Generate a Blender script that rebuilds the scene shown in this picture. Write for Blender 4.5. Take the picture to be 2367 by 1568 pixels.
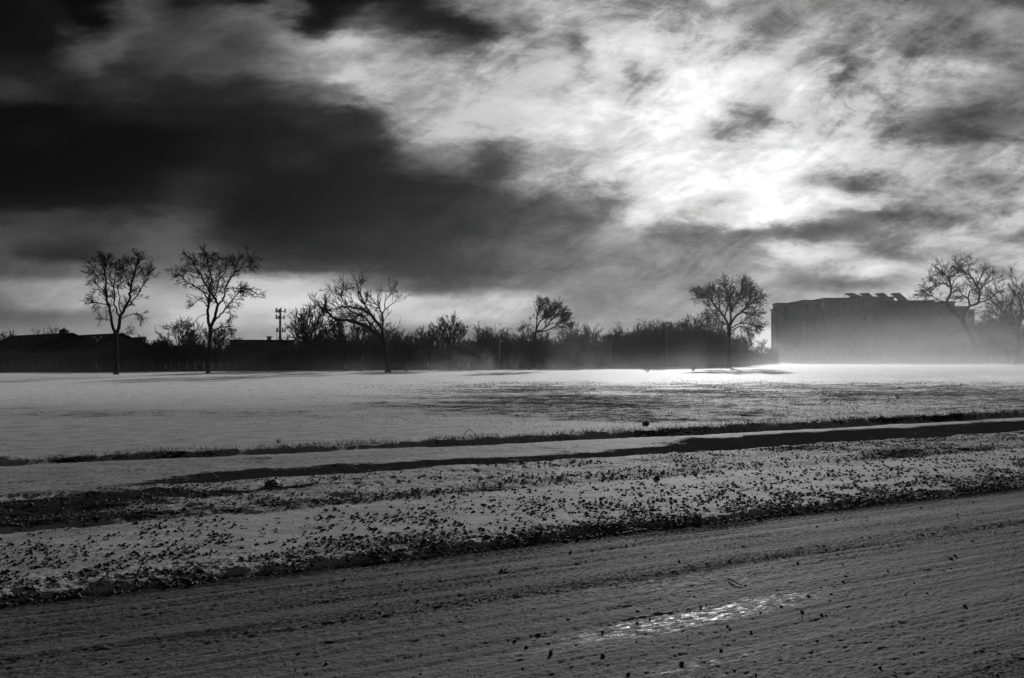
import bpy, math, random
import numpy as np
from mathutils import Vector

# ------------------------------------------------------------------ scene, camera, light
S = bpy.context.scene
for o in list(bpy.data.objects): bpy.data.objects.remove(o)
F = 1841.0; CXP = 1183.5; CYP = 784.0; CAMZ = 1.6; PITCH = math.atan(42 / F)
cam = bpy.data.cameras.new('camera'); cam.lens = 28; cam.sensor_width = 36
cam.clip_start = 0.1; cam.clip_end = 6000
co = bpy.data.objects.new('camera', cam); S.collection.objects.link(co)
co.location = (0, 0, CAMZ); co.rotation_euler = (math.pi / 2 + PITCH, 0, 0); S.camera = co
SUN_AZ = math.radians(13.6); SUN_EL = math.radians(15.5)
sl = bpy.data.lights.new('sun', 'SUN'); sl.energy = 3.0; sl.angle = math.radians(0.5); sl.color = (1, 1, 1)
so = bpy.data.objects.new('sun', sl); S.collection.objects.link(so)
sd = Vector((math.sin(SUN_AZ) * math.cos(SUN_EL), math.cos(SUN_AZ) * math.cos(SUN_EL), math.sin(SUN_EL)))
so.rotation_euler = sd.to_track_quat('Z', 'Y').to_euler()
S.view_settings.view_transform = 'Standard'; S.view_settings.look = 'None'
S.view_settings.exposure = 0.0; S.view_settings.gamma = 1; S.view_settings.use_curve_mapping = False
S.cycles.use_denoising = True
S.cycles.volume_bounces = 0; S.cycles.max_bounces = 5; S.cycles.diffuse_bounces = 2
S.cycles.glossy_bounces = 2; S.cycles.volume_step_rate = 1.0; S.cycles.volume_max_steps = 160
S.cycles.sample_clamp_indirect = 4

class NT:
    def __init__(s, nt): s.nt = nt; nt.nodes.clear()
    def n(s, t, **k):
        nd = s.nt.nodes.new(t)
        for a, b in k.items(): setattr(nd, a, b)
        return nd
    def put(s, sock, v):
        if isinstance(v, bpy.types.NodeSocket): s.nt.links.new(v, sock)
        elif v is not None: sock.default_value = v
    def math(s, op, a, b=None, c=None, clamp=False):
        nd = s.n('ShaderNodeMath', operation=op, use_clamp=clamp)
        for i, v in enumerate((a, b, c)):
            if v is not None: s.put(nd.inputs[i], v)
        return nd.outputs[0]
    def vmath(s, op, a, b=None):
        nd = s.n('ShaderNodeVectorMath', operation=op)
        s.put(nd.inputs[0], a); s.put(nd.inputs[1], b)
        return nd.outputs[0]
    def mr(s, v, a, b, c=0.0, d=1.0, interp='LINEAR'):
        nd = s.n('ShaderNodeMapRange', interpolation_type=interp)
        for i, x in enumerate((v, a, b, c, d)): s.put(nd.inputs[i], x)
        return nd.outputs[0]
    def noise(s, vec, scale, detail=3, rough=.5, dist=0.0, out='Fac', lac=2.0):
        nd = s.n('ShaderNodeTexNoise', noise_dimensions='3D')
        s.put(nd.inputs['Vector'], vec); nd.inputs['Scale'].default_value = scale
        nd.inputs['Detail'].default_value = detail; nd.inputs['Roughness'].default_value = rough
        nd.inputs['Distortion'].default_value = dist; nd.inputs['Lacunarity'].default_value = lac
        return nd.outputs[out]
    def mixf(s, f, a, b):
        nd = s.n('ShaderNodeMix', data_type='FLOAT')
        s.put(nd.inputs[0], f); s.put(nd.inputs[2], a); s.put(nd.inputs[3], b)
        return nd.outputs[0]
    def comb(s, x, y, z):
        nd = s.n('ShaderNodeCombineXYZ')
        for i, v in enumerate((x, y, z)): s.put(nd.inputs[i], v)
        return nd.outputs[0]
    def sep(s, v):
        nd = s.n('ShaderNodeSeparateXYZ'); s.put(nd.inputs[0], v); return nd.outputs

# ------------------------------------------------------------------ sky: storm clouds over a Nishita sky, all in grey
# each row: picture height of the band, then (place along the band, brightness of the cloud there)
ROWS = [
(0, [(0,.09),(110,.10),(180,.05),(240,.10),(325,.30),(425,.15),(490,.2),(575,.12),(650,.33),(720,.1),(800,.08),(900,.12),(980,.15),(1050,.42),(1183,.5),(1260,.55),(1383,.62),(1483,.6),(1583,.42),(1650,.6),(1733,.5),(1858,.5),(1983,.62),(2133,.35),(2283,.35),(2367,.2)]),
(50, [(0,.09),(130,.1),(190,.06),(240,.2),(325,.32),(400,.25),(500,.3),(575,.42),(650,.4),(690,.15),(750,.12),(820,.3),(900,.22),(1000,.1),(1100,.15),(1160,.4),(1200,.35),(1280,.65),(1400,.7),(1500,.62),(1620,.65),(1750,.45),(1850,.5),(1983,.6),(2080,.5),(2200,.35),(2300,.45),(2367,.4)]),
(110, [(0,.1),(100,.12),(150,.28),(250,.33),(350,.25),(450,.3),(570,.3),(650,.5),(760,.65),(830,.68),(900,.55),(1000,.45),(1050,.3),(1110,.65),(1200,.7),(1300,.65),(1360,.45),(1400,.8),(1500,.75),(1600,.8),(1700,.7),(1800,.65),(1880,.6),(1930,.4),(2000,.6),(2080,.35),(2200,.45),(2300,.35),(2367,.45)]),
(160, [(0,.15),(100,.15),(200,.3),(280,.2),(400,.25),(500,.28),(600,.35),(700,.5),(780,.7),(860,.72),(930,.65),(1000,.6),(1100,.65),(1200,.65),(1300,.7),(1360,.6),(1420,.8),(1470,.55),(1550,.9),(1650,.93),(1750,.85),(1850,.75),(1920,.65),(1950,.35),(2000,.55),(2080,.6),(2200,.6),(2300,.55),(2367,.35)]),
(210, [(0,.2),(60,.2),(150,.15),(250,.2),(350,.18),(450,.16),(560,.18),(650,.22),(720,.35),(780,.45),(850,.65),(930,.6),(1000,.6),(1100,.6),(1200,.6),(1290,.6),(1350,.85),(1450,.9),(1600,.93),(1720,.85),(1800,.62),(1850,.9),(1900,.85),(1980,.6),(2080,.65),(2150,.55),(2250,.45),(2367,.4)]),
(260, [(0,.06),(100,.05),(180,.1),(300,.12),(400,.12),(500,.12),(600,.15),(700,.2),(760,.18),(830,.2),(880,.4),(930,.65),(1050,.6),(1183,.7),(1300,.8),(1400,.95),(1550,.98),(1660,.9),(1725,.42),(1785,.45),(1830,.85),(1850,.8),(1950,.75),(2050,.75),(2150,.35),(2250,.3),(2367,.3)]),
(310, [(0,.07),(100,.09),(200,.05),(300,.04),(400,.06),(500,.1),(600,.12),(700,.12),(800,.15),(880,.25),(950,.55),(1050,.62),(1100,.6),(1200,.65),(1300,.85),(1450,.95),(1600,.95),(1650,.6),(1705,.45),(1760,.9),(1900,.8),(2000,.75),(2080,.4),(2150,.3),(2260,.25),(2367,.35)]),
(360, [(0,.06),(200,.05),(350,.06),(500,.12),(600,.13),(700,.16),(800,.12),(900,.2),(1000,.35),(1070,.4),(1150,.3),(1230,.5),(1300,.45),(1380,.65),(1450,.95),(1600,1),(1750,.98),(1850,.92),(1950,.8),(2050,.7),(2150,.55),(2260,.6),(2367,.7)]),
(420, [(0,.05),(200,.06),(330,.1),(450,.16),(550,.12),(700,.1),(850,.11),(950,.12),(1050,.15),(1120,.2),(1183,.35),(1250,.6),(1350,.75),(1450,.9),(1600,.98),(1750,.95),(1850,.75),(1950,.4),(2000,.3),(2060,.5),(2150,.6),(2300,.4),(2367,.55)]),
(465, [(0,.1),(100,.1),(200,.1),(350,.14),(450,.18),(550,.1),(700,.1),(850,.12),(950,.13),(1050,.15),(1150,.2),(1250,.3),(1350,.4),(1420,.35),(1470,.5),(1550,.92),(1650,.6),(1700,.6),(1780,.97),(1900,.95),(1980,.8),(2050,.7),(2150,.5),(2260,.55),(2367,.6)]),
(500, [(0,.2),(100,.25),(200,.22),(330,.25),(420,.26),(500,.15),(600,.1),(800,.12),(950,.13),(1100,.17),(1250,.27),(1350,.35),(1450,.5),(1500,.8),(1560,.75),(1620,.75),(1720,1),(1850,.85),(1950,.45),(2050,.3),(2150,.45),(2260,.6),(2367,.6)]),
(540, [(0,.3),(150,.28),(300,.3),(430,.3),(500,.2),(600,.13),(800,.15),(950,.16),(1100,.2),(1250,.3),(1350,.38),(1450,.45),(1550,.4),(1650,.33),(1800,.3),(1900,.25),(2000,.3),(2080,.5),(2180,.65),(2300,.6),(2367,.65)]),
(590, [(0,.3),(100,.2),(200,.22),(350,.35),(480,.35),(560,.25),(700,.17),(850,.16),(1000,.2),(1150,.27),(1300,.35),(1450,.4),(1600,.4),(1680,.4),(1740,.55),(1780,.7),(1850,.9),(1900,.7),(2000,.5),(2080,.4),(2150,.55),(2250,.5),(2367,.65)]),
(625, [(0,.3),(100,.35),(250,.4),(400,.4),(550,.35),(650,.25),(800,.25),(950,.2),(1100,.22),(1250,.33),(1400,.4),(1550,.4),(1650,.42),(1730,.5),(1830,.6),(1950,.75),(2020,.85),(2100,.6),(2250,.6),(2310,.4),(2367,.6)]),
(660, [(0,.45),(150,.6),(300,.6),(420,.55),(520,.7),(620,.75),(700,.7),(760,.6),(850,.4),(950,.3),(1050,.27),(1183,.35),(1300,.45),(1450,.42),(1600,.42),(1700,.5),(1800,.55),(1880,.4),(1960,.35),(2050,.45),(2150,.6),(2250,.7),(2367,.65)]),
(700, [(0,.4),(150,.6),(300,.6),(420,.7),(500,.85),(600,.85),(700,.9),(800,.9),(900,.85),(1000,.7),(1100,.65),(1183,.7),(1250,.6),(1350,.5),(1450,.45),(1600,.45),(1750,.5),(1850,.6),(2000,.65),(2200,.65),(2367,.6)]),
(730, [(0,.35),(150,.42),(300,.5),(420,.75),(500,.75),(600,.7),(700,.75),(800,.7),(900,.65),(1000,.7),(1100,.7),(1183,.65),(1300,.5),(1450,.45),(1600,.45),(1750,.55),(1850,.6),(2000,.6),(2367,.6)]),
(775, [(0,.5),(150,.5),(300,.55),(420,.6),(500,.5),(700,.6),(900,.4),(1000,.4),(1100,.4),(1183,.4),(1300,.45),(1450,.42),(1700,.55),(1760,.8),(1850,.6),(2000,.55),(2367,.55)]),
]
w = bpy.data.worlds.new("World"); S.world = w; w.use_nodes = True
T = NT(w.node_tree)
tc = T.n('ShaderNodeTexCoord').outputs['Generated']
dx, dy, dz = T.sep(tc)[:3]
ym = T.math('MAXIMUM', dy, 0.22)
X = T.math('DIVIDE', dx, ym); Z = T.math('DIVIDE', dz, ym)
# cloud-deck coordinates: clouds shrink towards the horizon
zz = T.math('ADD', T.math('MAXIMUM', dz, 0.0), 0.16)
deck = T.comb(T.math('DIVIDE', dx, zz), T.math('DIVIDE', dy, zz), 0.3)
gn = T.comb(X, T.math('MULTIPLY', Z, 2.0), 0.0)
def cen(v): return T.math('SUBTRACT', v, 0.5)
w1 = T.n('ShaderNodeTexNoise'); T.put(w1.inputs['Vector'], gn); w1.inputs['Scale'].default_value = 7; w1.inputs['Detail'].default_value = 9; w1.inputs['Roughness'].default_value = .62
wc = T.n('ShaderNodeSeparateColor'); T.nt.links.new(w1.outputs['Color'], wc.inputs[0])
w2 = T.n('ShaderNodeTexNoise'); T.put(w2.inputs['Vector'], T.vmath('MULTIPLY', gn, (.7, 1.2, 1))); w2.inputs['Scale'].default_value = 20; w2.inputs['Detail'].default_value = 8; w2.inputs['Roughness'].default_value = .65
wd = T.n('ShaderNodeSeparateColor'); T.nt.links.new(w2.outputs['Color'], wd.inputs[0])
calm = T.mr(Z, 0.06, 0.28, 0.35, 1.0)
Xw = T.math('MULTIPLY_ADD', cen(wd.outputs[0]), 0.055, T.math('MULTIPLY_ADD', cen(wc.outputs[0]), 0.11, X))
wz = T.math('MULTIPLY_ADD', cen(wd.outputs[1]), 0.045, T.math('MULTIPLY', cen(wc.outputs[1]), 0.045))
Zw = T.math('MULTIPLY_ADD', wz, calm, Z)
U = T.mr(Xw, -0.66, 0.66)
val = None; prevz = None
for (py, stops) in ROWS:
    cr = T.n('ShaderNodeValToRGB'); el = cr.color_ramp; el.interpolation = 'CARDINAL'
    while len(el.elements) > 1: el.elements.remove(el.elements[0])
    for i, (px, v) in enumerate(stops):
        u = ((px - CXP) / F + 0.66) / 1.32
        e = el.elements[0] if i == 0 else el.elements.new(u)
        e.position = u; e.color = (v, v, v, 1)
    T.put(cr.inputs[0], U)
    zc = math.tan(PITCH + math.atan((CYP - py) / F))
    if val is None: val = cr.outputs[0]
    else: val = T.mixf(T.mr(Zw, prevz, zc, interp='SMOOTHSTEP'), val, cr.outputs[0])
    prevz = zc
val = T.mixf(T.mr(Z, 0.45, 1.1), val, 0.30)                       # overhead: even grey cloud
val = T.mixf(T.mr(dy, 0.35, -0.1), val, 0.22)                      # behind the camera: dark cloud
# cloud thins and brightens round the hidden sun
dt = T.n('ShaderNodeVectorMath', operation='DOT_PRODUCT'); T.put(dt.inputs[0], tc); dt.inputs[1].default_value = (math.sin(math.radians(11.5)) * .965, math.cos(math.radians(11.5)) * .965, .262)
glow = T.math('POWER', T.math('MAXIMUM', dt.outputs['Value'], 0.0), 55.0)
val = T.math('MULTIPLY', val, T.math('MULTIPLY_ADD', glow, .06, 0.96))
# fibres and billows
rot = T.n('ShaderNodeVectorRotate', rotation_type='Z_AXIS'); T.put(rot.inputs['Vector'], gn); rot.inputs['Angle'].default_value = math.radians(-54)
fib = T.vmath('MULTIPLY', rot.outputs[0], (3.0, 8.5, 1.0))
n1 = T.noise(fib, 1.0, 10, .68, .5)
n2 = T.noise(gn, 11, 10, .7, .3)
n3 = T.noise(deck, 3.0, 5, .6)
right = T.mr(X, -0.30, 0.15, 0.35, 1.0)
low = T.mr(Z, 0.02, 0.16, 0.35, 1.0)
amp = T.math('MULTIPLY', right, low)
d1 = T.mr(n1, .36, .60, -.5, .42, 'SMOOTHSTEP'); d2 = T.mr(n2, .34, .60, -.5, .42, 'SMOOTHSTEP')
det = T.math('ADD', T.math('MULTIPLY', d1, 0.40), T.math('ADD', T.math('MULTIPLY', d2, 0.40), T.math('MULTIPLY', cen(n3), 0.45)))
val = T.math('MULTIPLY', val, T.math('MULTIPLY_ADD', det, amp, 1.0))
val = T.math('MULTIPLY_ADD', val, 1.13, -0.035)
val = T.math('MINIMUM', val, T.math('MULTIPLY_ADD', val, .42, .44))
val = T.math('MINIMUM', T.math('MAXIMUM', val, 0.03), 1.0)
lin = T.math('POWER', val, 2.2)
sky = T.n('ShaderNodeTexSky', sky_type='NISHITA'); sky.sun_disc = False; sky.sun_elevation = SUN_EL; sky.sun_rotation = SUN_AZ
bw = T.n('ShaderNodeRGBToBW'); T.nt.links.new(sky.outputs[0], bw.inputs[0])
b1 = T.n('ShaderNodeBackground'); T.put(b1.inputs[0], bw.outputs[0]); b1.inputs[1].default_value = 0.05
b2 = T.n('ShaderNodeBackground'); T.put(b2.inputs[0], lin); b2.inputs[1].default_value = 1.0
mx = T.n('ShaderNodeMixShader'); mx.inputs[0].default_value = 0.992
T.nt.links.new(b1.outputs[0], mx.inputs[1]); T.nt.links.new(b2.outputs[0], mx.inputs[2])
T.nt.links.new(mx.outputs[0], T.n('ShaderNodeOutputWorld').inputs[0])
w.cycles.sampling_method = 'MANUAL'; w.cycles.sample_map_resolution = 512

# ------------------------------------------------------------------ helpers
C = S.collection
def tag(o, label=None, cat=None, group=None, kind=None):
    if label: o['label'] = label
    if cat: o['category'] = cat
    if group: o['group'] = group
    if kind: o['kind'] = kind
    return o
def empty(name, loc, label, cat, group=None):
    o = bpy.data.objects.new(name, None); C.objects.link(o); o.location = loc; o.empty_display_size = .3
    return tag(o, label, cat, group)
def meshobj(name, V, FA, mat, parent=None):
    me = bpy.data.meshes.new(name)
    V = np.asarray(V, dtype=np.float64)
    if parent is not None: V = V - np.array(parent.location)
    me.from_pydata(V.tolist(), [], FA.tolist() if isinstance(FA, np.ndarray) else FA)
    me.materials.append(mat)
    o = bpy.data.objects.new(name, me); C.objects.link(o)
    if parent is not None: o.parent = parent
    return o
def fastmesh(name, V, Q, mat, parent=None, smooth=False):
    """quads or tris only, numpy"""
    V = np.asarray(V, np.float32)
    if parent is not None: V = V - np.array(parent.location, np.float32)
    me = bpy.data.meshes.new(name); k = Q.shape[1]
    me.vertices.add(len(V)); me.vertices.foreach_set('co', V.ravel())
    me.loops.add(Q.size); me.loops.foreach_set('vertex_index', Q.ravel().astype(np.int32))
    me.polygons.add(len(Q)); me.polygons.foreach_set('loop_start', np.arange(0, Q.size, k, dtype=np.int32))
    me.polygons.foreach_set('loop_total', np.full(len(Q), k, np.int32))
    if smooth: me.polygons.foreach_set('use_smooth', np.ones(len(Q), bool))
    me.update(calc_edges=True); me.materials.append(mat)
    o = bpy.data.objects.new(name, me); C.objects.link(o)
    if parent is not None: o.parent = parent
    return o
def P(px, py, d):
    """picture position (2367 px wide) at distance d ahead -> world point"""
    cx = (px - CXP) / F; cy = (CYP - py) / F
    fy = math.cos(PITCH) - cy * math.sin(PITCH); fz = math.sin(PITCH) + cy * math.cos(PITCH)
    k = d / fy
    return Vector((cx * k, d, CAMZ + fz * k))
def G(px, py, z=0.0):
    cy = (CYP - py) / F
    fy = math.cos(PITCH) - cy * math.sin(PITCH); fz = math.sin(PITCH) + cy * math.cos(PITCH)
    return P(px, py, (z - CAMZ) / fz * fy)

# numpy noise
rs = np.random.RandomState(7)
PERM = rs.permutation(4096); RV = rs.rand(4096)
def vnoise(x, y, seed=0):
    xi = np.floor(x).astype(np.int64); yi = np.floor(y).astype(np.int64)
    fx = x - xi; fy = y - yi
    fx = fx * fx * fx * (fx * (fx * 6 - 15) + 10); fy = fy * fy * fy * (fy * (fy * 6 - 15) + 10)
    def h(a, b): return RV[PERM[(PERM[(a + seed * 131) & 4095] + b) & 4095]]
    return (h(xi, yi) * (1 - fx) * (1 - fy) + h(xi + 1, yi) * fx * (1 - fy) + h(xi, yi + 1) * (1 - fx) * fy + h(xi + 1, yi + 1) * fx * fy) * 2 - 1
def fbm(x, y, o=4, seed=0, g=.5):
    a = 1; t = 0; n = 0
    for i in range(o):
        t = t + a * vnoise(x, y, seed + i); n += a; a *= g; x = x * 2.03 + 11.3; y = y * 2.03 + 5.7
    return t / n
def sst(a, b, x):
    t = np.clip((x - a) / (b - a), 0, 1); return t * t * (3 - 2 * t)

# strip coordinates: t along the road, s away from it
RA = math.radians(64); ux, uy = math.sin(RA), math.cos(RA)
def st(x, y): return -uy * x + ux * y, ux * x + uy * y
S_ROAD, S_GRAV, S_PATH0, S_PATH1 = 6.75, 9.35, 11.5, 14.35
def edges(t):
    e_r = S_ROAD + 0.07 * fbm(t * 1.3, t * 0 + 3, 5, 21, .6)
    e_g = S_GRAV + 0.25 * fbm(t * .5, t * 0 + 9, 5, 22, .6)
    e_p = S_PATH0 + 0.18 * fbm(t * .45, t * 0 + 1, 6, 23, .6)
    e_f = S_PATH1 + 0.30 * fbm(t * .4, t * 0 + 5, 6, 24, .62)
    return e_r, e_g, e_p, e_f
def H(x, y):
    s, t = st(x, y); er, eg, ep, ef = edges(t)
    far = sst(60, 20, np.hypot(x, y))
    ledge = np.clip(0.09 + 0.006 * (t - 2), .06, .15)
    zr = -0.158 + .007 * fbm(s * 9 + .3 * t * .12, t * .07, 4, 71, .6) + 0.008 * fbm(s * 3.6 + .35 * fbm(t * .2, s * .3, 2, 5), t * .11, 4, 1) + 0.0045 * fbm(s * 15, t * .9, 3, 2) + 0.006 * fbm(s * 40, t * 19, 3, 3, .7)
    crumb = fbm(s * 22, t * 14, 3, 8, .6)
    zr = zr + .012 * sst(-1.5, 1.5, t) * np.exp(-((s - 5.31) / .07) ** 2) * (.5 + crumb) + .012 * np.exp(-((s - 2.3 + .05 * t) / .2) ** 2) * (.5 + crumb) - .008 * np.exp(-((s - 5.75) / .09) ** 2) - .010 * np.exp(-((s - 6.15 - .01 * t) / .07) ** 2)
    zg = -0.125 + .012 * fbm(s * 2, t * 1.2, 3, 9) + 0.008 * fbm(s * 9, t * 6, 4, 4, .6) + .024 * np.exp(-((s - er - .15) / .13) ** 2) * (.6 + 1.2 * fbm(t * 2.5, s * 3, 4, 31, .6))
    zg = zg + sst(er + 1.1, er, s) * .022 * fbm(s * 15, t * 12, 4, 14, .65)
    zv = -0.095 + 0.035 * fbm(s * 2.2, t * .9, 4, 6) + .030 * fbm(s * 8, t * 5, 4, 7, .6)
    zp = -ledge + .016 * fbm(s * 1.4, t * .5, 4, 10) + .013 * fbm(s * 9, t * 4, 4, 11, .6) + .035 * sst(1.3, 2.3, s - ep) * (1 - sst(2.3, 3.0, s - ep))
    rough = .25 + sst(-8, 10, x + .2 * (y - 20)) * sst(60, 45, y)
    zf = .02 * fbm(s * .5, t * .2, 4, 12) + rough * (.016 * fbm(s * 2.2, t * 1.2, 3, 13) + .022 * fbm(s * 7, t * 4.5, 3, 15, .6)) * sst(75, 25, y) + .05 * np.exp(-((s - ef - .28) / .22) ** 2) * (.1 + 1.6 * fbm(t * 2, s * 2.5, 4, 33, .6))
    zf = zf * sst(400, 90, np.hypot(x, y))
    z = zr
    z = z + (zg - z) * sst(er - .06, er + .10, s)
    curb = sst(6, 1, t)
    z = z + (zv - z) * sst(eg - .05, eg + .08 + .3 * (1 - curb), s)
    z = z + (zp - z) * sst(ep - .07, ep + .09, s)
    z = z + (zf - z) * sst(ef - .10, ef + .12, s)
    return z
def Hp(x, y): return float(H(np.array([x]), np.array([y]))[0])

# ------------------------------------------------------------------ materials
def grey(name, v, rough=.8, var=.25, scale=8, spec=.3, bump=0.0, bscale=30):
    m = bpy.data.materials.new(name); m.use_nodes = True; t = NT(m.node_tree)
    b = t.n('ShaderNodeBsdfPrincipled'); o = t.n('ShaderNodeOutputMaterial'); t.nt.links.new(b.outputs[0], o.inputs[0])
    pos = t.n('ShaderNodeNewGeometry').outputs['Position']
    n = t.noise(pos, scale, 4, .6)
    k = t.mr(n, .3, .7, v * (1 - var), v * (1 + var))
    c = t.comb(k, k, k); t.put(b.inputs['Base Color'], c)
    b.inputs['Roughness'].default_value = rough; b.inputs['Specular IOR Level'].default_value = spec
    if bump:
        bp = t.n('ShaderNodeBump'); bp.inputs['Strength'].default_value = .6; bp.inputs['Distance'].default_value = bump
        t.put(bp.inputs['Height'], t.noise(pos, bscale, 4, .6)); t.nt.links.new(bp.outputs[0], b.inputs['Normal'])
    return m
M = dict(bark=grey('bark', .022, .9, .35, 3, .1, .02, 12), twig=grey('twig', .02, .9, .2, 3, .1), scrub=grey('scrub', .022, .9, .3, 1, .1),
         grass=grey('dry_grass', .07, .8, .4, 9, .2), stone=grey('dark_stone', .06, .7, .4, 30, .3, .004, 60), clod=grey('clod', .055, .8, .5, 40, .3),
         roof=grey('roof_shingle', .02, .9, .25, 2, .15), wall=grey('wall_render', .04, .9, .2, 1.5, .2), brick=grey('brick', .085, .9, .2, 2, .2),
         trim=grey('trim', .12, .7, .1, 3), metal=grey('galvanised_metal', .08, .5, .2, 3, .5), pale=grey('pale_paint', .5, .6, .1, 3),
         glass=grey('window_glass', .03, .15, .1, 1, .6), panel=grey('panel_glass', .015, .35, .1, 1, .5), fence=grey('fence_wood', .05, .9, .3, 3, .2))

def snow_mat(name):
    """one snow surface; the mesh says its tone, part grit and part painted-in foreground shade (base), how much dark ground shows (dirt), where it is driven on (road) and iced (ice)"""
    m = bpy.data.materials.new(name); m.use_nodes = True; t = NT(m.node_tree)
    b = t.n('ShaderNodeBsdfPrincipled'); o = t.n('ShaderNodeOutputMaterial'); t.nt.links.new(b.outputs[0], o.inputs[0])
    pos = t.n('ShaderNodeNewGeometry').outputs['Position']
    rot = t.n('ShaderNodeVectorRotate', rotation_type='Z_AXIS'); t.put(rot.inputs['Vector'], pos); rot.inputs['Angle'].default_value = -(math.pi / 2 - RA)
    lp = rot.outputs[0]                      # x runs along the road
    at = lambda n_: t.n('ShaderNodeAttribute', attribute_name=n_).outputs['Fac']
    dirt, ice, base, road = at('dirt'), at('ice'), at('base'), at('road')
    fine_s = t.noise(t.vmath('MULTIPLY', lp, (13, 17, 12)), 1, 5, .72)
    coarse_s = t.noise(t.vmath('MULTIPLY', lp, (1.6, 2.6, 3)), 1, 4, .6)
    fine_r = t.noise(t.vmath('MULTIPLY', lp, (30, 70, 30)), 1, 5, .75)
    coarse_r = t.noise(t.vmath('MULTIPLY', lp, (.7, 9, 4)), 1, 4, .6)
    nn = t.mixf(road, t.math('MULTIPLY_ADD', fine_s, .6, t.math('MULTIPLY', coarse_s, .4)), t.math('MULTIPLY_ADD', fine_r, .72, t.math('MULTIPLY', coarse_r, .28)))
    thr = t.mr(dirt, 0, 1, .72, .30)
    f = t.mr(t.math('SUBTRACT', nn, thr), -.02, .06)
    streak = t.noise(t.vmath('MULTIPLY', lp, (.16, 24, 4)), 1, 4, .65)
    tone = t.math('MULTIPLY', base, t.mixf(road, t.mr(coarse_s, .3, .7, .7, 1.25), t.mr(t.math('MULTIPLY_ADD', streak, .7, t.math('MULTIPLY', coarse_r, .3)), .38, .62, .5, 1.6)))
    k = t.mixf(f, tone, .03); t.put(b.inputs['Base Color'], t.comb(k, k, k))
    icen = t.math('MULTIPLY', ice, t.mr(t.noise(t.vmath('MULTIPLY', lp, (12, 34, 4)), 1, 5, .72, .3), .47, .66, 0, 1), clamp=True)
    t.put(b.inputs['Roughness'], t.mixf(icen, t.mixf(f, t.mr(base, .5, .8, .8, .76), .95), .33))
    t.put(b.inputs['Specular IOR Level'], t.mixf(icen, t.mixf(f, t.mr(base, .5, .8, .10, .45), 0.0), .32))
    bp = t.n('ShaderNodeBump'); t.put(bp.inputs['Strength'], t.mixf(icen, .85, .3)); bp.inputs['Distance'].default_value = .019
    grain = t.noise(t.vmath('MULTIPLY', lp, (80, 120, 80)), 1, 3, .7)
    bh = t.mixf(road, t.math('MULTIPLY_ADD', coarse_s, .6, fine_s), t.math('MULTIPLY_ADD', streak, .9, fine_r))
    t.put(bp.inputs['Height'], t.math('MULTIPLY_ADD', grain, .6, bh)); t.nt.links.new(bp.outputs[0], b.inputs['Normal'])
    return m
M['snow'] = snow_mat('wind_packed_snow')

# ------------------------------------------------------------------ ground, road and footpath: one height field cut along their edges
th = np.concatenate([np.radians(np.linspace(-180, -42, 60)[:-1]), np.radians(np.linspace(-42, 42, 1500)), np.radians(np.linspace(42, 180, 60)[1:])])
rr = [0.0, 1.0, 2.0, 2.8]; r = 3.3
while r < 900:
    rr.append(r); r += max(0.011, r * r / (1.7 * 797) * .5) if r < 60 else r * .05
rr.append(900.0); rr = np.array(rr)
TH, RR = np.meshgrid(th, rr)
gx = RR * np.sin(TH); gy = RR * np.cos(TH); gz = H(gx, gy)
nr, nt_ = gx.shape
V = np.stack([gx, gy, gz], -1).reshape(-1, 3)
idx = np.arange(nr * nt_).reshape(nr, nt_)
Q = np.stack([idx[:-1, :-1], idx[:-1, 1:], idx[1:, 1:], idx[1:, :-1]], -1).reshape(-1, 4)
cs, ct = st(V[Q].mean(1)[:, 0], V[Q].mean(1)[:, 1])
er, eg, ep, ef = edges(ct)
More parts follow.
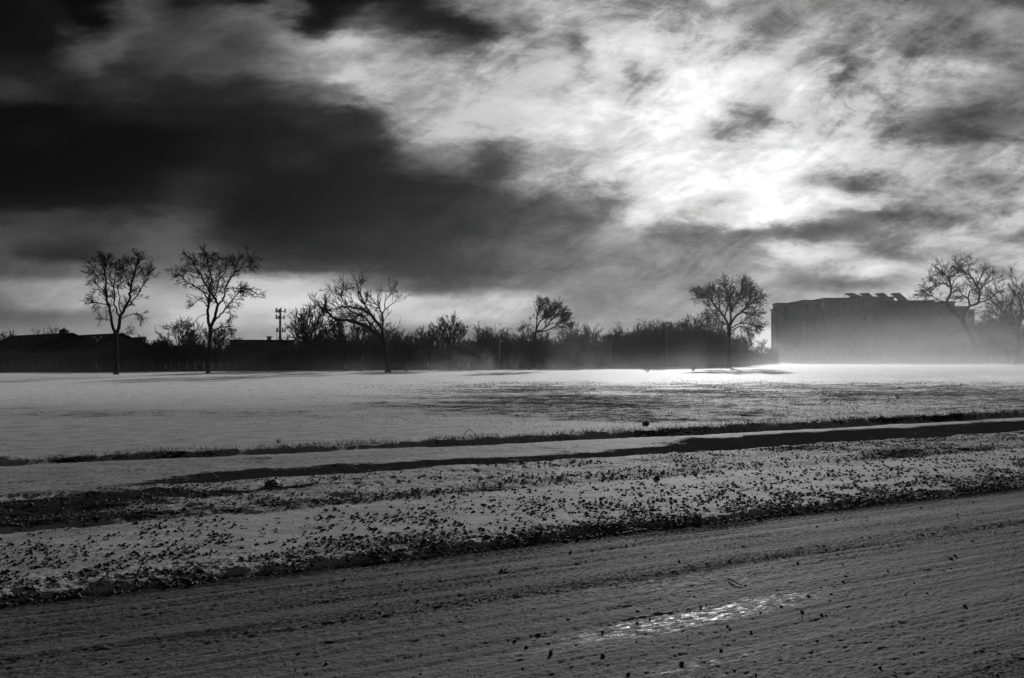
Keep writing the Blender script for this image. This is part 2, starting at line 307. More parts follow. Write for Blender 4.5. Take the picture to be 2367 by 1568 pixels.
def masks(x, y):
    s, t = st(x, y); er, eg, ep, ef = edges(t)
    big = fbm(x * .10, y * .22, 4, 40); med = fbm(x * .6 + 9, y * 1.0, 4, 41)
    rt = sst(-9, 7, x + .25 * (y - 20))                       # right hand side: stubble shows through
    f = .13 +   .04 * sst(34, 20, y) + .30 * big + .14 * med
    f = f + rt * .50 * sst(13.8, 16, s) * sst(56, 42, y + 20 * big + 5 * med + .05 * x) - .12 * rt * sst(14, 18, s) * sst(22, 16, y)
    f = f - .20 * sst(42, 60, y)
    f = f + .22 * np.exp(-((y - 25 - .1 * x) / 4.5) ** 2) * sst(2, -7, x)
    verge = .30 + .50 * med + .2 * big
    verge = verge + .75 * sst(1.2, -1.8, t + .8 * med) * sst(9.3, 9.6, s) * sst(11.5, 10.6, s + .5 * med)
    verge = verge + .6 * np.exp(-((s - 10.7 - .3 * med) / .28) ** 2) * sst(3.2, 1.5, t + med) + .45 * np.exp(-((s - 9.5 - .2 * med) / .25) ** 2) * sst(8, 2, t)
    verge = verge + .3 * sst(8, 16, t)
    grav = .20 + .34 * sst(er + 1.0, er + .05, s) * (.7 + .5 * med) + .12 * med
    lip = .5 * np.exp(-((s - ef - .05) / .25) ** 2) * (.8 + .9 * med)
    d = np.where(s > ef - .12, f + lip, np.where(s > ep, 0, np.where(s > eg, verge, grav)))
    # footpath: bare dark strip widening to the right, drifted over on the left
    up = ep + .15 + .85 * sst(-.2, 1.6, t + .7 * med) + 2.2 * sst(8, 14, t) + .25 * fbm(t * .35, s * .3, 3, 44) + .28 * fbm(t * 1.7, s * 3, 4, 46, .65)
    up = np.minimum(up, ef - .95 + .15 * med)
    bare = sst(-.1, .5, t + .5 * med) * sst(ep + .0, ep + .08, s) * sst(up + .22, up - .18, s)
    d = np.where((s > ep) & (s <= ef - .12), (.36 + .30 * med) * (1 - bare) + .90 * bare, d)
    road = .42 + .14 * fbm(s * 1.1, t * .12, 3, 45) + .30 * np.exp(-((s - er + .05) / .2) ** 2) + .36 * sst(3.2, 1.2, s - .1 * t) + .12 * sst(-1.5, 1.5, t) * np.exp(-((s - 5.31) / .12) ** 2)
    wr = sst(er + .04, er - .12, s)
    d = d + (road - d) * wr
    base = .365 + .475 * sst(14, 48, np.hypot(x, y)); base = np.where((s > ep) & (s < ef), base * .85, base); base = base + (.118 - .04 * sst(4.2, 1.5, s - .08 * t) - base) * wr  # snow tone drops towards the camera: painted foreground shade plus grit; road dirtier
    wroad = sst(er + .3, er - .15, s)
    c = G(1600, 1432, -.17); s0, t0 = st(c.x, c.y)
    a = .05
    q = ((s - s0 - a * (t - t0)) / .17) ** 2 + ((t - t0) / 1.25) ** 2
    ic = np.exp(-q * q * .9)
    c2 = G(1610, 1548, -.17); s1, t1 = st(c2.x, c2.y)
    ic = np.maximum(ic, .9 * np.exp(-((s - s1) / .035) ** 2 - ((t - t1) / .45) ** 4))
    ic = np.maximum(ic, .30 * np.exp(-((s - 5.0) / .55) ** 2 - ((t - t0 - .6) / 1.3) ** 2))
    ic = np.maximum(ic, .22 * np.exp(-((s - 3.5) / .5) ** 2 - ((t - t1 - .2) / 1.2) ** 2)) * sst(er + .05, er - .2, s)
    return d, ic, base, wroad
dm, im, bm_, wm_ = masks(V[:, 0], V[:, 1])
def sub(name, sel, mat, **k):
    q = Q[sel]; u, inv = np.unique(q, return_inverse=True)
    o = fastmesh(name, V[u], inv.reshape(-1, 4), mat, smooth=True)
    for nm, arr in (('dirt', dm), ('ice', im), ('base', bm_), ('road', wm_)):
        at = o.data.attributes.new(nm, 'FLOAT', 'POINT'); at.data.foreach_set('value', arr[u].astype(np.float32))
    return tag(o, kind='structure')
onroad = cs <= er; onpath = (cs > ep) & (cs <= ef)
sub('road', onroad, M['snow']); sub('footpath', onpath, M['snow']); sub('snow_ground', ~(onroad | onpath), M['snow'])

# ------------------------------------------------------------------ clods, grass (stuff nobody could count)
def ico():
    p = (1 + 5 ** .5) / 2
    v = np.array([(-1,p,0),(1,p,0),(-1,-p,0),(1,-p,0),(0,-1,p),(0,1,p),(0,-1,-p),(0,1,-p),(p,0,-1),(p,0,1),(-p,0,-1),(-p,0,1)], float) / math.hypot(1, p)
    f = np.array([(0,11,5),(0,5,1),(0,1,7),(0,7,10),(0,10,11),(1,5,9),(5,11,4),(11,10,2),(10,7,6),(7,1,8),(3,9,4),(3,4,2),(3,2,6),(3,6,8),(3,8,9),(4,9,5),(2,4,11),(6,2,10),(8,6,7),(9,8,1)])
    return v, f
IV, IF = ico()
def scatter(name, x, y, size, mat, label, cat, flat=.95):
    n = len(x); z = H(x, y)
    jit = 1 + .45 * (rs.rand(n, 12, 1) - .5) * 2
    sc = size[:, None, None] * np.stack([.8 + .7 * rs.rand(n), .8 + .5 * rs.rand(n), flat * (.7 + .6 * rs.rand(n))], -1)[:, None, :]
    vv = IV[None] * jit * sc
    a = rs.rand(n) * 6.28; ca, sa = np.cos(a)[:, None], np.sin(a)[:, None]
    vx = vv[..., 0] * ca - vv[..., 1] * sa; vy = vv[..., 0] * sa + vv[..., 1] * ca
    vv = np.stack([vx + x[:, None], vy + y[:, None], vv[..., 2] + (z + size * .1)[:, None]], -1)
    ff = (IF[None] + (np.arange(n) * 12)[:, None, None]).reshape(-1, 3)
    o = fastmesh(name, vv.reshape(-1, 3), ff, mat); return tag(o, label, cat, kind='stuff')
def sample(n, s0, s1, t0, t1, dens):
    s = s0 + (s1 - s0) * rs.rand(n); t = t0 + (t1 - t0) * rs.rand(n)
    x = -uy * s + ux * t; y = ux * s + uy * t
    vis = (y > 2.5) & (np.abs(x / y) < .78)
    keep = vis & (rs.rand(n) < dens(s, t))
    return x[keep], y[keep]
er_of = lambda t: edges(t)[0]
x1, y1 = sample(1000000, S_ROAD - .10, S_GRAV + .6, -5, 22, lambda s, t: np.clip(.09 + .75 * np.exp(-(s - S_ROAD) / .42) + .16 * sst(9.2, 7.2, s), 0, 1) * np.clip(.42 + 1.5 * fbm(s * 3.5, t * 2.4, 5, 50, .7), .03, 1))
z1 = .0021 + .019 * rs.rand(len(x1)) ** 9
x2, y2 = sample(200000, 1.0, S_ROAD, -6, 16, lambda s, t: np.clip(.07 + .7 * np.exp(-((s - 5.31 + .1 * fbm(t * .4, s, 2, 55)) / .10) ** 2) * sst(-1.5, 1.5, t) + .35 * np.exp(-((s - 2.4 + .05 * t) / .2) ** 2) + .45 * sst(3.0, 1.4, s - .08 * t), 0, 1) * np.clip(.5 + fbm(s * 5, t * 2, 3, 51), .03, 1))
z2 = .0022 + .011 * rs.rand(len(x2)) ** 8
x3, y3 = sample(60000, S_GRAV, S_PATH0, -6, 30, lambda s, t: np.clip(.3 + fbm(s * 2, t * 1.2, 3, 52), 0, 1) * .8)
z3 = .005 + .016 * rs.rand(len(x3)) ** 3.5
scatter('frozen_clods', np.concatenate([x1, x2, x3]), np.concatenate([y1, y2, y3]), np.concatenate([z1, z2, z3]), M['clod'],
        'small dark frozen clods and grit scattered thickly over the snow beside the road', 'clods')

def blades(name, x, y, h, wd, mat, label, cat, lean=.5):
    n = len(x); z = H(x, y) - .01
    a = rs.rand(n) * 3.14; lx = -lean * h * (.3 + rs.rand(n)) ; ly = (rs.rand(n) - .5) * h * .8
    b0 = np.stack([x - wd * np.cos(a), y - wd * np.sin(a), z], -1); b1 = np.stack([x + wd * np.cos(a), y + wd * np.sin(a), z], -1)
    tp = np.stack([x + lx, y + ly, z + h], -1)
    v = np.stack([b0, b1, tp], 1).reshape(-1, 3)
    o = fastmesh(name, v, np.arange(3 * n).reshape(-1, 3), mat); return tag(o, label, cat, kind='stuff')
gxs, gys, ghs, gws = [], [], [], []
def addg(x, y, h, w_): gxs.append(x); gys.append(y); ghs.append(h); gws.append(w_)
x, y = sample(55000, S_PATH1 - .15, S_PATH1 + .9, -8, 45, lambda s, t: np.exp(-np.abs(s - S_PATH1 - .15) / .25) * np.clip(.35 + 1.1 * fbm(t * 1.2, s, 3, 60) + .03 * t, .05, 1))
addg(x, y, .02 + .07 * rs.rand(len(x)) ** 1.6, .0025 + .00012 * y * 2)
x, y = sample(70000, S_GRAV, S_PATH0, -6, 30, lambda s, t: np.clip(.15 + fbm(s * 1.5, t * .8, 3, 61), 0, 1))
addg(x, y, .015 + .035 * rs.rand(len(x)), .003 + 0 * y)
def fd(s, t):
    x = -uy * s + ux * t; y = ux * s + uy * t
    return np.clip(sst(-8, 10, x + .2 * (y - 20)) * sst(56, 42, y) + .015, 0, 1) * np.clip(.35 + 1.3 * fbm(s * .8, t * .5, 4, 62), 0.02, 1)
x, y = sample(420000, S_PATH1 + .3, 48, -20, 60, fd)
addg(x, y, (.012 + .026 * rs.rand(len(x))) * (.6 + y / 55), .003 + .0004 * y)
blades('dry_grass', np.concatenate(gxs), np.concatenate(gys), np.concatenate(ghs), np.concatenate(gws), M['grass'],
       'short dry grass stubble poking through the thin snow cover', 'grass')

# ------------------------------------------------------------------ tubes and trees
class Tubes:
    def __init__(s): s.items = []
    def add(s, pts, rad, n=4): s.items.append((pts, rad, n))
    def build(s, name, mat, parent=None):
        Vs = []; Qs = []; base = 0
        for n in sorted(set(i[2] for i in s.items)):
            ang = np.arange(n) * 2 * math.pi / n; ca, sa = np.cos(ang), np.sin(ang)
            for pts, rad, k in s.items:
                if k != n: continue
                p = np.array(pts, float); r = np.array(rad, float)
                tg = np.gradient(p, axis=0); tg /= np.linalg.norm(tg, axis=1, keepdims=True) + 1e-9
                ref = np.array([0, 0, 1.0]) if abs(tg[0, 2]) < .8 else np.array([1.0, 0, 0])
                a = np.cross(tg, ref); a /= np.linalg.norm(a, axis=1, keepdims=True) + 1e-9
                b = np.cross(tg, a)
                ring = p[:, None] + r[:, None, None] * (a[:, None] * ca[None, :, None] + b[:, None] * sa[None, :, None])
                Vs.append(ring.reshape(-1, 3)); m = len(p)
                i0 = np.arange(m - 1)[:, None] * n; j = np.arange(n)[None]; j2 = (j + 1) % n
                Qs.append(np.stack([i0 + j, i0 + j2, i0 + n + j2, i0 + n + j], -1).reshape(-1, 4) + base)
                base += m * n
        return fastmesh(name, np.concatenate(Vs), np.concatenate(Qs), mat, parent)
def smooth_poly(pts, k=3):
    """Catmull-Rom through points with small wobble"""
    p = [np.array(q, float) for q in pts]
    if len(p) < 3: k = 2
    p = [2 * p[0] - p[1]] + p + [2 * p[-1] - p[-2]]
    out = []
    for i in range(1, len(p) - 2):
        for j in range(k):
            t = j / k
            out.append(.5 * (2 * p[i] + (p[i + 1] - p[i - 1]) * t + (2 * p[i - 1] - 5 * p[i] + 4 * p[i + 1] - p[i + 2]) * t * t + (3 * p[i] - p[i - 1] - 3 * p[i + 1] + p[i + 2]) * t ** 3))
    out.append(p[-2]); return np.array(out)
def nrm(v): return v / (np.linalg.norm(v) + 1e-9)
def deflect(d, ang, R):
    a = np.cross(d, R.normal(size=3)); a = nrm(a)
    return d * math.cos(ang) + a * math.sin(ang)
def twig(tb, p, d, L, r, lvl, R, bias, wob=.10, kids=(3, 5), rmin=.012, spread=(.3, .65)):
    n = 5 if lvl > 0 else 4
    pts = [p]; step = L / (n - 1)
    for i in range(n - 1):
        d = nrm(d + R.normal(size=3) * wob + bias * .18); p = p + d * step; pts.append(p)
    rad = np.linspace(r, max(r * .35, rmin), n)
    tb.add(pts, rad, 3)
    if lvl > 0:
        for c in range(R.randint(kids[0], kids[1] + 1)):
            k = R.uniform(.25, 1.0) * (n - 1); i = min(int(k), n - 2); q = pts[i] + (pts[i + 1] - pts[i]) * (k - i)
            dd = deflect(nrm(pts[i + 1] - pts[i]), R.uniform(*spread), R)
            twig(tb, q, dd, L * R.uniform(.4, .7), max(r * .55, rmin), lvl - 1, R, bias, wob, kids, rmin, spread)
def traced_tree(name, label, D, org, sc, trunk, limbs, seed, group=None, tl=1.6, nt=9, lvl=2, bias=(0, 0, .4), rmin=.013, deepk=.5, kids=(3, 5), cat='tree', r_end=.35, wob=.09, tr=.034):
    """trunk / limbs traced as polylines; each limb leaves the picture plane at its own angle so the crown has depth"""
    R = np.random.RandomState(seed); bias = np.array(bias, float)
    def pp(cx, cy, dd): return np.array(P((org[0] + cx / sc) * .9468, (org[1] + cy / sc) * .9468, D + dd))
    base = pp(trunk[0][0], trunk[0][1], 0)
    gz_ = Hp(base[0], base[1])
    e = empty(name, (base[0], base[1], gz_), label, cat, group)
    tk = Tubes(); cr = Tubes()
    pts = [pp(a, b, 0) for a, b, _ in trunk]; rad = [c * D / (sc * 1.0562) / F * .5 for _, _, c in trunk]
    pts[0][2] = gz_ - .1
    sp = smooth_poly(pts); tk.add(sp, np.interp(np.linspace(0, 1, len(sp)), np.linspace(0, 1, len(rad)), rad) * (1 + .35 * np.exp(-np.linspace(0, 1, len(sp)) * 9)), 8)
    for li, (w0, poly) in enumerate(limbs):
        if li > 1 or len(poly) > 6: poly = poly[:-1] + [(poly[-2][0] + (poly[-1][0] - poly[-2][0]) * .35, poly[-2][1] + (poly[-1][1] - poly[-2][1]) * .35)]
        slope = R.uniform(-deepk, deepk); acc = 0; q = []
        # start at the depth of the nearest already built limb point (the fork)
        start = getattr(traced_tree, 'ends', {}).get((li, seed), 0)
        best = 0
        for (other, dds) in getattr(traced_tree, '_built', []) if li else []:
            for (ox, oy), od in zip(other, dds):
                if abs(ox - poly[0][0]) + abs(oy - poly[0][1]) < 28: best = od
        acc = best; dd = []
        for i, (cx, cy) in enumerate(poly):
            if i: acc += slope * math.hypot(cx - poly[i - 1][0], cy - poly[i - 1][1]) / sc / F * D
            dd.append(acc); q.append(pp(cx, cy, acc))
        if li == 0: traced_tree._built = []
        traced_tree._built.append((poly, dd))
        s_ = smooth_poly(q, 3); m = len(s_)
        s_[1:-1] += R.normal(size=(m - 2, 3)) * .035
        r0 = w0 * 1.12 * D / (sc * 1.0562) / F * .5; rad = np.linspace(r0, max(r0 * r_end, .02), m)
        (tk if w0 > 13 else cr).add(s_, rad, 6 if w0 > 10 else 4)
        Ltot = np.linalg.norm(np.diff(s_, axis=0), axis=1).sum()
        for k in range(max(3, int(nt * Ltot / 4.0))):
            f = R.uniform(.22, 1.0) ** .8 * (m - 1); i = min(int(f), m - 2)
            p = s_[i] + (s_[i + 1] - s_[i]) * (f - i); d = deflect(nrm(s_[i + 1] - s_[i]), R.uniform(.4, 1.1), R)
            rr_ = max(min(rad[i] * .5, tr), rmin)
            twig(cr, p, d, tl * R.uniform(.5, 1.15), rr_, lvl, R, bias, wob, kids, rmin)
        d = nrm(s_[-1] - s_[-2])
        for k in range(3): twig(cr, s_[-1], deflect(d, R.uniform(0, .6), R), tl * R.uniform(.5, .9), max(min(rad[-1] * .8, tr), rmin), lvl, R, bias, wob, kids, rmin)
    tk.build('trunk', M['bark'], e); cr.build('crown', M['twig'], e)
    return e

# two tall bare trees at the left
traced_tree('bare_tree', 'tall double stemmed bare tree in front of the dark house roofs', 74, (0, 600), 4.612,
  [(1308,1450,52),(1308,1300,44),(1306,1100,42),(1305,985,46)],
  [(30,[(1305,1000),(1270,930),(1258,850),(1245,760),(1215,660),(1195,560),(1190,450),(1185,340),(1175,260),(1190,150),(1165,110)]),
   (34,[(1315,1000),(1345,880),(1355,800),(1390,730),(1430,660),(1460,580),(1470,490),(1500,360),(1530,250),(1560,150),(1575,110)]),
   (17,[(1350,820),(1310,720),(1290,640),(1290,560),(1280,470),(1290,400),(1310,300),(1340,200)]),
   (13,[(1400,710),(1470,650),(1530,570),(1590,480),(1640,400),(1665,330),(1670,240)]),
   (13,[(1372,765),(1340,650),(1350,580),(1320,500),(1360,420),(1370,330),(1385,230),(1400,120)]),
   (12,[(1470,470),(1430,400),(1400,330),(1380,200)]),
   (12,[(1195,560),(1140,490),(1090,430),(1070,390)]),
   (11,[(1215,670),(1150,655),(1100,645),(1060,630)]),
   (11,[(1180,340),(1130,300),(1060,240),(990,195)]),
   (8,[(1195,570),(1130,500),(1080,500),(1040,560),(1010,620)]),
   (11,[(1370,825),(1440,790),(1520,770),(1580,780),(1620,820)]),
   (7,[(1330,970),(1400,985),(1470,995)]),(7,[(1250,845),(1190,825),(1130,830)]),
   (9,[(1280,470),(1240,380),(1230,250),(1260,160)]),(9,[(1500,360),(1480,250),(1460,150)]),
   (8,[(1185,400),(1140,340),(1080,320),(1000,290)]),(8,[(1250,250),(1230,190),(1130,150)]),(8,[(1600,470),(1640,340),(1720,300)])],
  11, tl=.78, nt=30, lvl=2, bias=(0,0,.12), kids=(3,4), rmin=.010)
traced_tree('bare_tree', 'tall flat topped bare tree with a broken low limb, left of the mast', 78, (400, 600), 4.612,
  [(497,1440,44),(503,1300,40),(515,1100,40),(525,980,46),(520,890,42)],
  [(30,[(516,905),(495,820),(495,740),(502,670),(520,560),(510,470),(540,380),(500,250),(490,150),(450,70)]),
   (30,[(535,905),(570,800),(600,700),(603,660),(580,600),(530,530),(500,480),(450,400),(410,320),(360,240),(310,150),(235,105)]),
   (18,[(502,640),(490,590),(430,520),(350,460),(250,400),(190,330),(115,292)]),
   (15,[(508,660),(550,590),(600,500),(620,380),(640,250),(660,150)]),
   (20,[(603,670),(650,620),(690,540),(690,490),(740,400),(790,310),(830,200),(860,120)]),
   (18,[(552,870),(620,800),(680,730),(720,670),(780,600),(830,530),(900,490)]),
   (12,[(790,310),(860,260),(930,240),(1050,245)]),
   (13,[(690,492),(750,475),(860,475),(950,490),(1030,530),(1075,590)]),
   (11,[(492,690),(460,640),(400,620),(330,630)]),
   (7,[(482,775),(430,780),(380,830),(300,900),(250,960)]),
   (18,[(532,970),(600,940),(680,915),(735,915),(735,950)]),
   (10,[(800,300),(900,210),(960,140),(1020,170)]),(11,[(620,380),(700,280),(780,140)]),
   (10,[(410,320),(330,310),(270,270)]),(9,[(520,400),(440,270),(400,130)]),(8,[(720,670),(750,760),(760,860)]),(9,[(500,250),(560,170),(600,100)])],
  12, tl=.88, nt=27, lvl=2, bias=(0,0,-.10), kids=(3,5), rmin=.0105, wob=.13)
traced_tree('leaning_tree', 'storm damaged bare tree with heavy limbs sweeping left and a snapped top', 83, (700, 650), 4.734,
  [(1172,1230,60),(1160,1100,52),(1145,1000,48),(1130,900,56),(1122,860,60)],
  [(48,[(1112,890),(1060,800),(980,740),(900,690),(800,650),(700,630),(560,610),(500,560),(440,470),(420,420)]),
   (36,[(1130,880),(1100,720),(1050,660),(980,570),(900,510),(820,490),(730,470),(640,470),(560,490)]),
   (30,[(1140,870),(1108,730),(1105,560),(1070,500),(1030,420)]),
   (28,[(1140,885),(1180,780),(1205,720)]),
   (26,[(1050,660),(1000,600),(940,500),(890,420),(850,330),(830,250),(790,190)]),
   (22,[(1120,860),(1000,700),(930,620),(850,560),(740,520),(690,440),(640,370),(640,300),(700,210)]),
   (14,[(1105,560),(1140,480),(1140,400),(1200,320),(1215,260)]),
   (9,[(1140,500),(1230,430),(1300,360)]),(12,[(560,610),(480,580),(380,540)]),(9,[(540,600),(490,530),(420,500),(330,450),(290,410)]),
   (12,[(850,330),(860,250),(900,175)]),(12,[(910,430),(930,370)]),(10,[(820,490),(760,400),(690,310)]),
   (11,[(690,450),(620,400),(550,330),(500,250)]),(14,[(780,645),(720,560),(640,530)]),(14,[(950,640),(870,600),(840,520)]),(12,[(1040,440),(980,420)]),
   (16,[(1000,740),(940,640),(900,560)]),(12,[(900,690),(840,610),(760,580)])],
  13, tl=1.35, nt=13, lvl=2, bias=(-.2,0,.35), kids=(2,4), rmin=.012, deepk=.4, wob=.08, tr=.045)
traced_tree('windswept_tree', 'bare tree on a thin slanting trunk, its dense crown blown to the right', 102, (1150, 700), 4.734,
  [(668,965,20),(690,800,22),(715,680,24),(745,530,28)],
  [(18,[(745,540),(760,400),(770,300),(800,200)]),(18,[(760,500),(790,410),(870,350),(930,280),(900,200)]),
   (16,[(750,520),(840,490),(920,400),(1000,300),(1080,270)]),(16,[(760,525),(900,500),(1020,430),(1150,360)]),
   (12,[(870,350),(900,300),(1000,240)]),(10,[(735,480),(690,440),(615,480)]),(12,[(920,400),(940,300),(960,220)]),(12,[(1000,430),(1060,370),(1130,330)]),
   (12,[(850,480),(880,380),(860,260)])],
  14, tl=1.1, nt=28, lvl=2, bias=(.3,0,.2), kids=(3,5), rmin=.015)
traced_tree('round_tree', 'full round bare tree on a straight trunk, left of the long building', 122, (1550, 640), 4.734,
  [(1088,1222,46),(1088,1100,42),(1090,900,42),(1090,740,52)],
  [(26,[(1092,760),(1110,640),(1110,560),(1180,450),(1230,340),(1250,250)]),(26,[(1085,740),(1040,640),(970,560),(900,470),(850,400),(760,370)]),
   (24,[(1100,740),(1160,640),(1240,570),(1300,520),(1370,460),(1500,360)]),(16,[(1060,730),(1000,690),(940,655)]),
   (14,[(1115,765),(1200,715),(1340,715),(1480,755)]),(14,[(1115,795),(1220,745),(1290,770),(1330,850)]),
   (18,[(1110,560),(1110,480),(1080,400),(1040,300),(1050,220)]),(16,[(1040,640),(1060,560),(1090,470),(1140,330)]),
   (16,[(970,560),(980,480),(960,400),(920,290)]),(14,[(1250,570),(1330,600),(1500,620)]),(12,[(1020,620),(930,590),(820,635)]),
   (12,[(900,470),(880,380),(870,290)]),(12,[(1300,520),(1340,400),(1330,260)]),(12,[(1180,450),(1260,400),(1380,300)])],
  15, tl=1.5, nt=32, lvl=2, bias=(0,0,.12), kids=(3,5), rmin=.017, wob=.13, tr=.05)
traced_tree('spreading_tree', 'wide spreading bare tree with a deep V fork before the long building', 190, (2000, 620), 4.734,
  [(1850,1265,62),(1800,1050,58),(1690,850,52),(1640,730,56)],
  [(30,[(1630,745),(1540,660),(1470,575),(1520,460),(1520,380),(1500,300),(1440,230),(1360,150)]),
   (30,[(1640,750),(1700,650),(1750,600),(1820,580),(1850,520),(1855,430),(1820,370),(1760,270),(1700,220),(1620,190),(1590,130)]),
   (18,[(1520,380),(1440,340),(1350,350),(1250,420),(1185,440)]),(14,[(1480,560),(1400,540),(1320,500),(1260,460)]),
   (14,[(1500,290),(1560,250),(1620,210)]),(20,[(1740,605),(1720,520),(1670,480),(1600,430)]),
   (16,[(1855,420),(1900,370),(1970,320),(2060,240)]),(16,[(1840,570),(1910,545),(1990,500),(2080,440)]),
   (16,[(1820,360),(1870,270),(1920,160)]),(14,[(1720,520),(1740,430),(1790,400)]),(12,[(1440,230),(1380,220),(1340,260)]),(12,[(1700,220),(1740,150),(1730,110)])],
  16, tl=2.6, nt=14, lvl=2, bias=(0,0,.15), kids=(3,4), rmin=.023, wob=.14, tr=.07)

def wild_tree(name, label, x, y, h, spread, seed, group=None, stems=1, fork=.35, lvl=3, lim=9, rmin=.018, r=.16, kids=(3, 4), cat='tree', up=.5, store=None):
    R = np.random.RandomState(seed)
    z = Hp(x, y); e = empty(name, (x, y, z), label, cat, group) if name else None
    tk = Tubes() if store is None else store; cr = Tubes() if store is None else store
    for s_ in range(stems):
        a = R.uniform(0, 6.28); ln = R.uniform(0, .25) if stems > 1 else R.uniform(0, .08)
        top = np.array([x + math.cos(a) * ln * h, y + math.sin(a) * ln * h, z + h * fork])
        b = np.array([x + math.cos(a) * .2 * (stems > 1), y + math.sin(a) * .2 * (stems > 1), z - .1])
        mid = (b + top) / 2 + R.normal(size=3) * .03 * h
        tk.add(smooth_poly([b, mid, top], 4), np.linspace(r, r * .75, 9), 6 if store is None else 4)
        for k in range(lim):
            a = R.uniform(0, 6.28); u = R.uniform(.15, 1.0)
            tipz = z + h * (fork + (1 - fork) * R.uniform(.55, 1.0) * math.sqrt(1 - (u * .75) ** 2))
            tip = np.array([x + math.cos(a) * u * spread, y + math.sin(a) * u * spread, tipz])
            st_ = b + (top - b) * R.uniform(.75, 1)
            m1 = st_ + (tip - st_) * .5 + R.normal(size=3) * .05 * h; m1[2] += (.08 - .12 * u) * h
            p = smooth_poly([st_, m1, tip], 4); rad = np.linspace(r * .45, max(rmin, r * .16), len(p))
            (tk if store is None else cr).add(p, rad, 4)
            for q in range(7 if lvl > 1 else 6):
                f = R.uniform(.25, 1) * (len(p) - 1); i = min(int(f), len(p) - 2)
                d = deflect(nrm(p[i + 1] - p[i]), R.uniform(.3, 1.0), R)
                twig(cr, p[i], d, h * .2 * R.uniform(.6, 1.2), max(rad[i] * .55, rmin), lvl - 1, R, np.array([0, 0, up * .6]), .11, kids, rmin)
    if store is None:
        tk.build('trunk', M['bark'], e); cr.build('crown', M['twig'], e)
    return e
def wt(label, px, top, D, wpx, seed, name='bare_tree', **k):
    b = P(px, 800, D); zt = P(px, top, D).z
    return wild_tree(name, label, b.x, D, zt, wpx * D / F * .5, seed, **k)
BG = 'bare trees standing out of the far thicket'
wt('small rounded bare tree rising behind the thicket, just left of the flat topped tall tree', 415, 738, 96, 95, 21, group=BG, rmin=.018, lim=12)
wt('small bare tree directly behind the lower trunk of the flat topped tall tree', 505, 748, 98, 80, 22, group=BG, rmin=.018, lim=10)
wt('broad dense bare tree immediately right of the antenna mast', 722, 722, 97, 140, 23, group=BG, lim=20, rmin=.022, r=.2, kids=(3,5))
wt('bare tree under the left sweeping limbs of the leaning tree', 795, 738, 96, 120, 24, group=BG, lim=12, rmin=.02)
wt('slim bare tree with a high fork, just left of the leaning tree trunk', 836, 735, 90, 110, 25, group=BG, lim=10, rmin=.018, fork=.42)
wt('fan shaped bare tree standing clear between the leaning tree and the windswept tree', 1042, 738, 95, 95, 26, group=BG, lim=15, rmin=.02, fork=.4)
wt('low bare tree leaning on the left side of the fan shaped tree', 997, 765, 97, 75, 27, group=BG, lim=10, rmin=.02)
wt('dark low bushy tree right of the leaning tree trunk', 940, 775, 93, 100, 28, group=BG, lim=16, rmin=.022, fork=.25)
wt('bare tree above the left end of the house roofs', 12, 768, 150, 75, 29, group=BG, lim=12, rmin=.03)
wt('faint bare tree showing over the long house roof left of the cupola', 110, 757, 165, 60, 30, group=BG, lim=9, rmin=.02)
wt('bushy hazy tree beside the utility pole', 1595, 735, 150, 150, 31, group=BG, lim=18, rmin=.03, kids=(3,5))
wt('hazy small tree behind the low far roof with the vent', 1478, 752, 190, 60, 32, group=BG, lim=10, rmin=.03)
wt('hazy bare tree standing at the left end wall of the long building', 1765, 790, 200, 40, 33, group=BG, lim=7, rmin=.025)
wt('bare crooked tree at the right edge, beyond the spreading tree', 2345, 645, 170, 190, 34, group=BG, lim=14, rmin=.03, r=.3, up=.2)
wt('dark bare tree low at the right edge behind the crooked tree', 2330, 700, 185, 120, 35, group=BG, lim=14, rmin=.03, up=.2)
wt('bare shrubby tree right of the small end wing of the long building', 2285, 725, 200, 60, 36, group=BG, lim=12, rmin=.03)

TWL = ['behind the square chimney', 'between the chimney and the rounded small tree', 'just left of the flat topped tree trunk', 'above the left end of the low flat roof', 'over the right end of the low flat roof', 'above the broad dense tree beside the mast', 'just left of the leaning tree trunk', 'close behind the leaning tree trunk', 'midway between the leaning tree and the fan shaped tree', 'right beside the fan shaped tree', 'above the single headed floodlight', 'under the left edge of the windswept crown', 'under the windswept crown itself', 'just right of the windswept crown', 'left of the twin headed floodlight', 'right of the twin headed floodlight', 'left of the utility pole', 'right behind the utility pole', 'left of the round tree crown', 'at the lower left of the round tree', 'right of the round tree trunk']
for k, (px, top, wp) in enumerate(((330,782,50),(372,778,44),(455,772,60),(560,786,60),(655,782,50),(760,762,70),(868,768,60),(905,762,50),(970,766,55),(1110,764,60),(1160,768,70),(1215,762,60),(1255,766,60),(1325,752,70),(1365,758,60),(1425,762,60),(1500,745,70),(1545,742,80),(1640,738,80),(1665,745,60),(1720,775,50))):
    wt('bare twiggy tree topping the scrub ' + TWL[k], px, top, 100 + (px - 300) * .028 + k % 3, wp, 60 + k, group='twiggy trees rising above the scrub', rmin=.019, lim=11, fork=.3, kids=(3, 4))

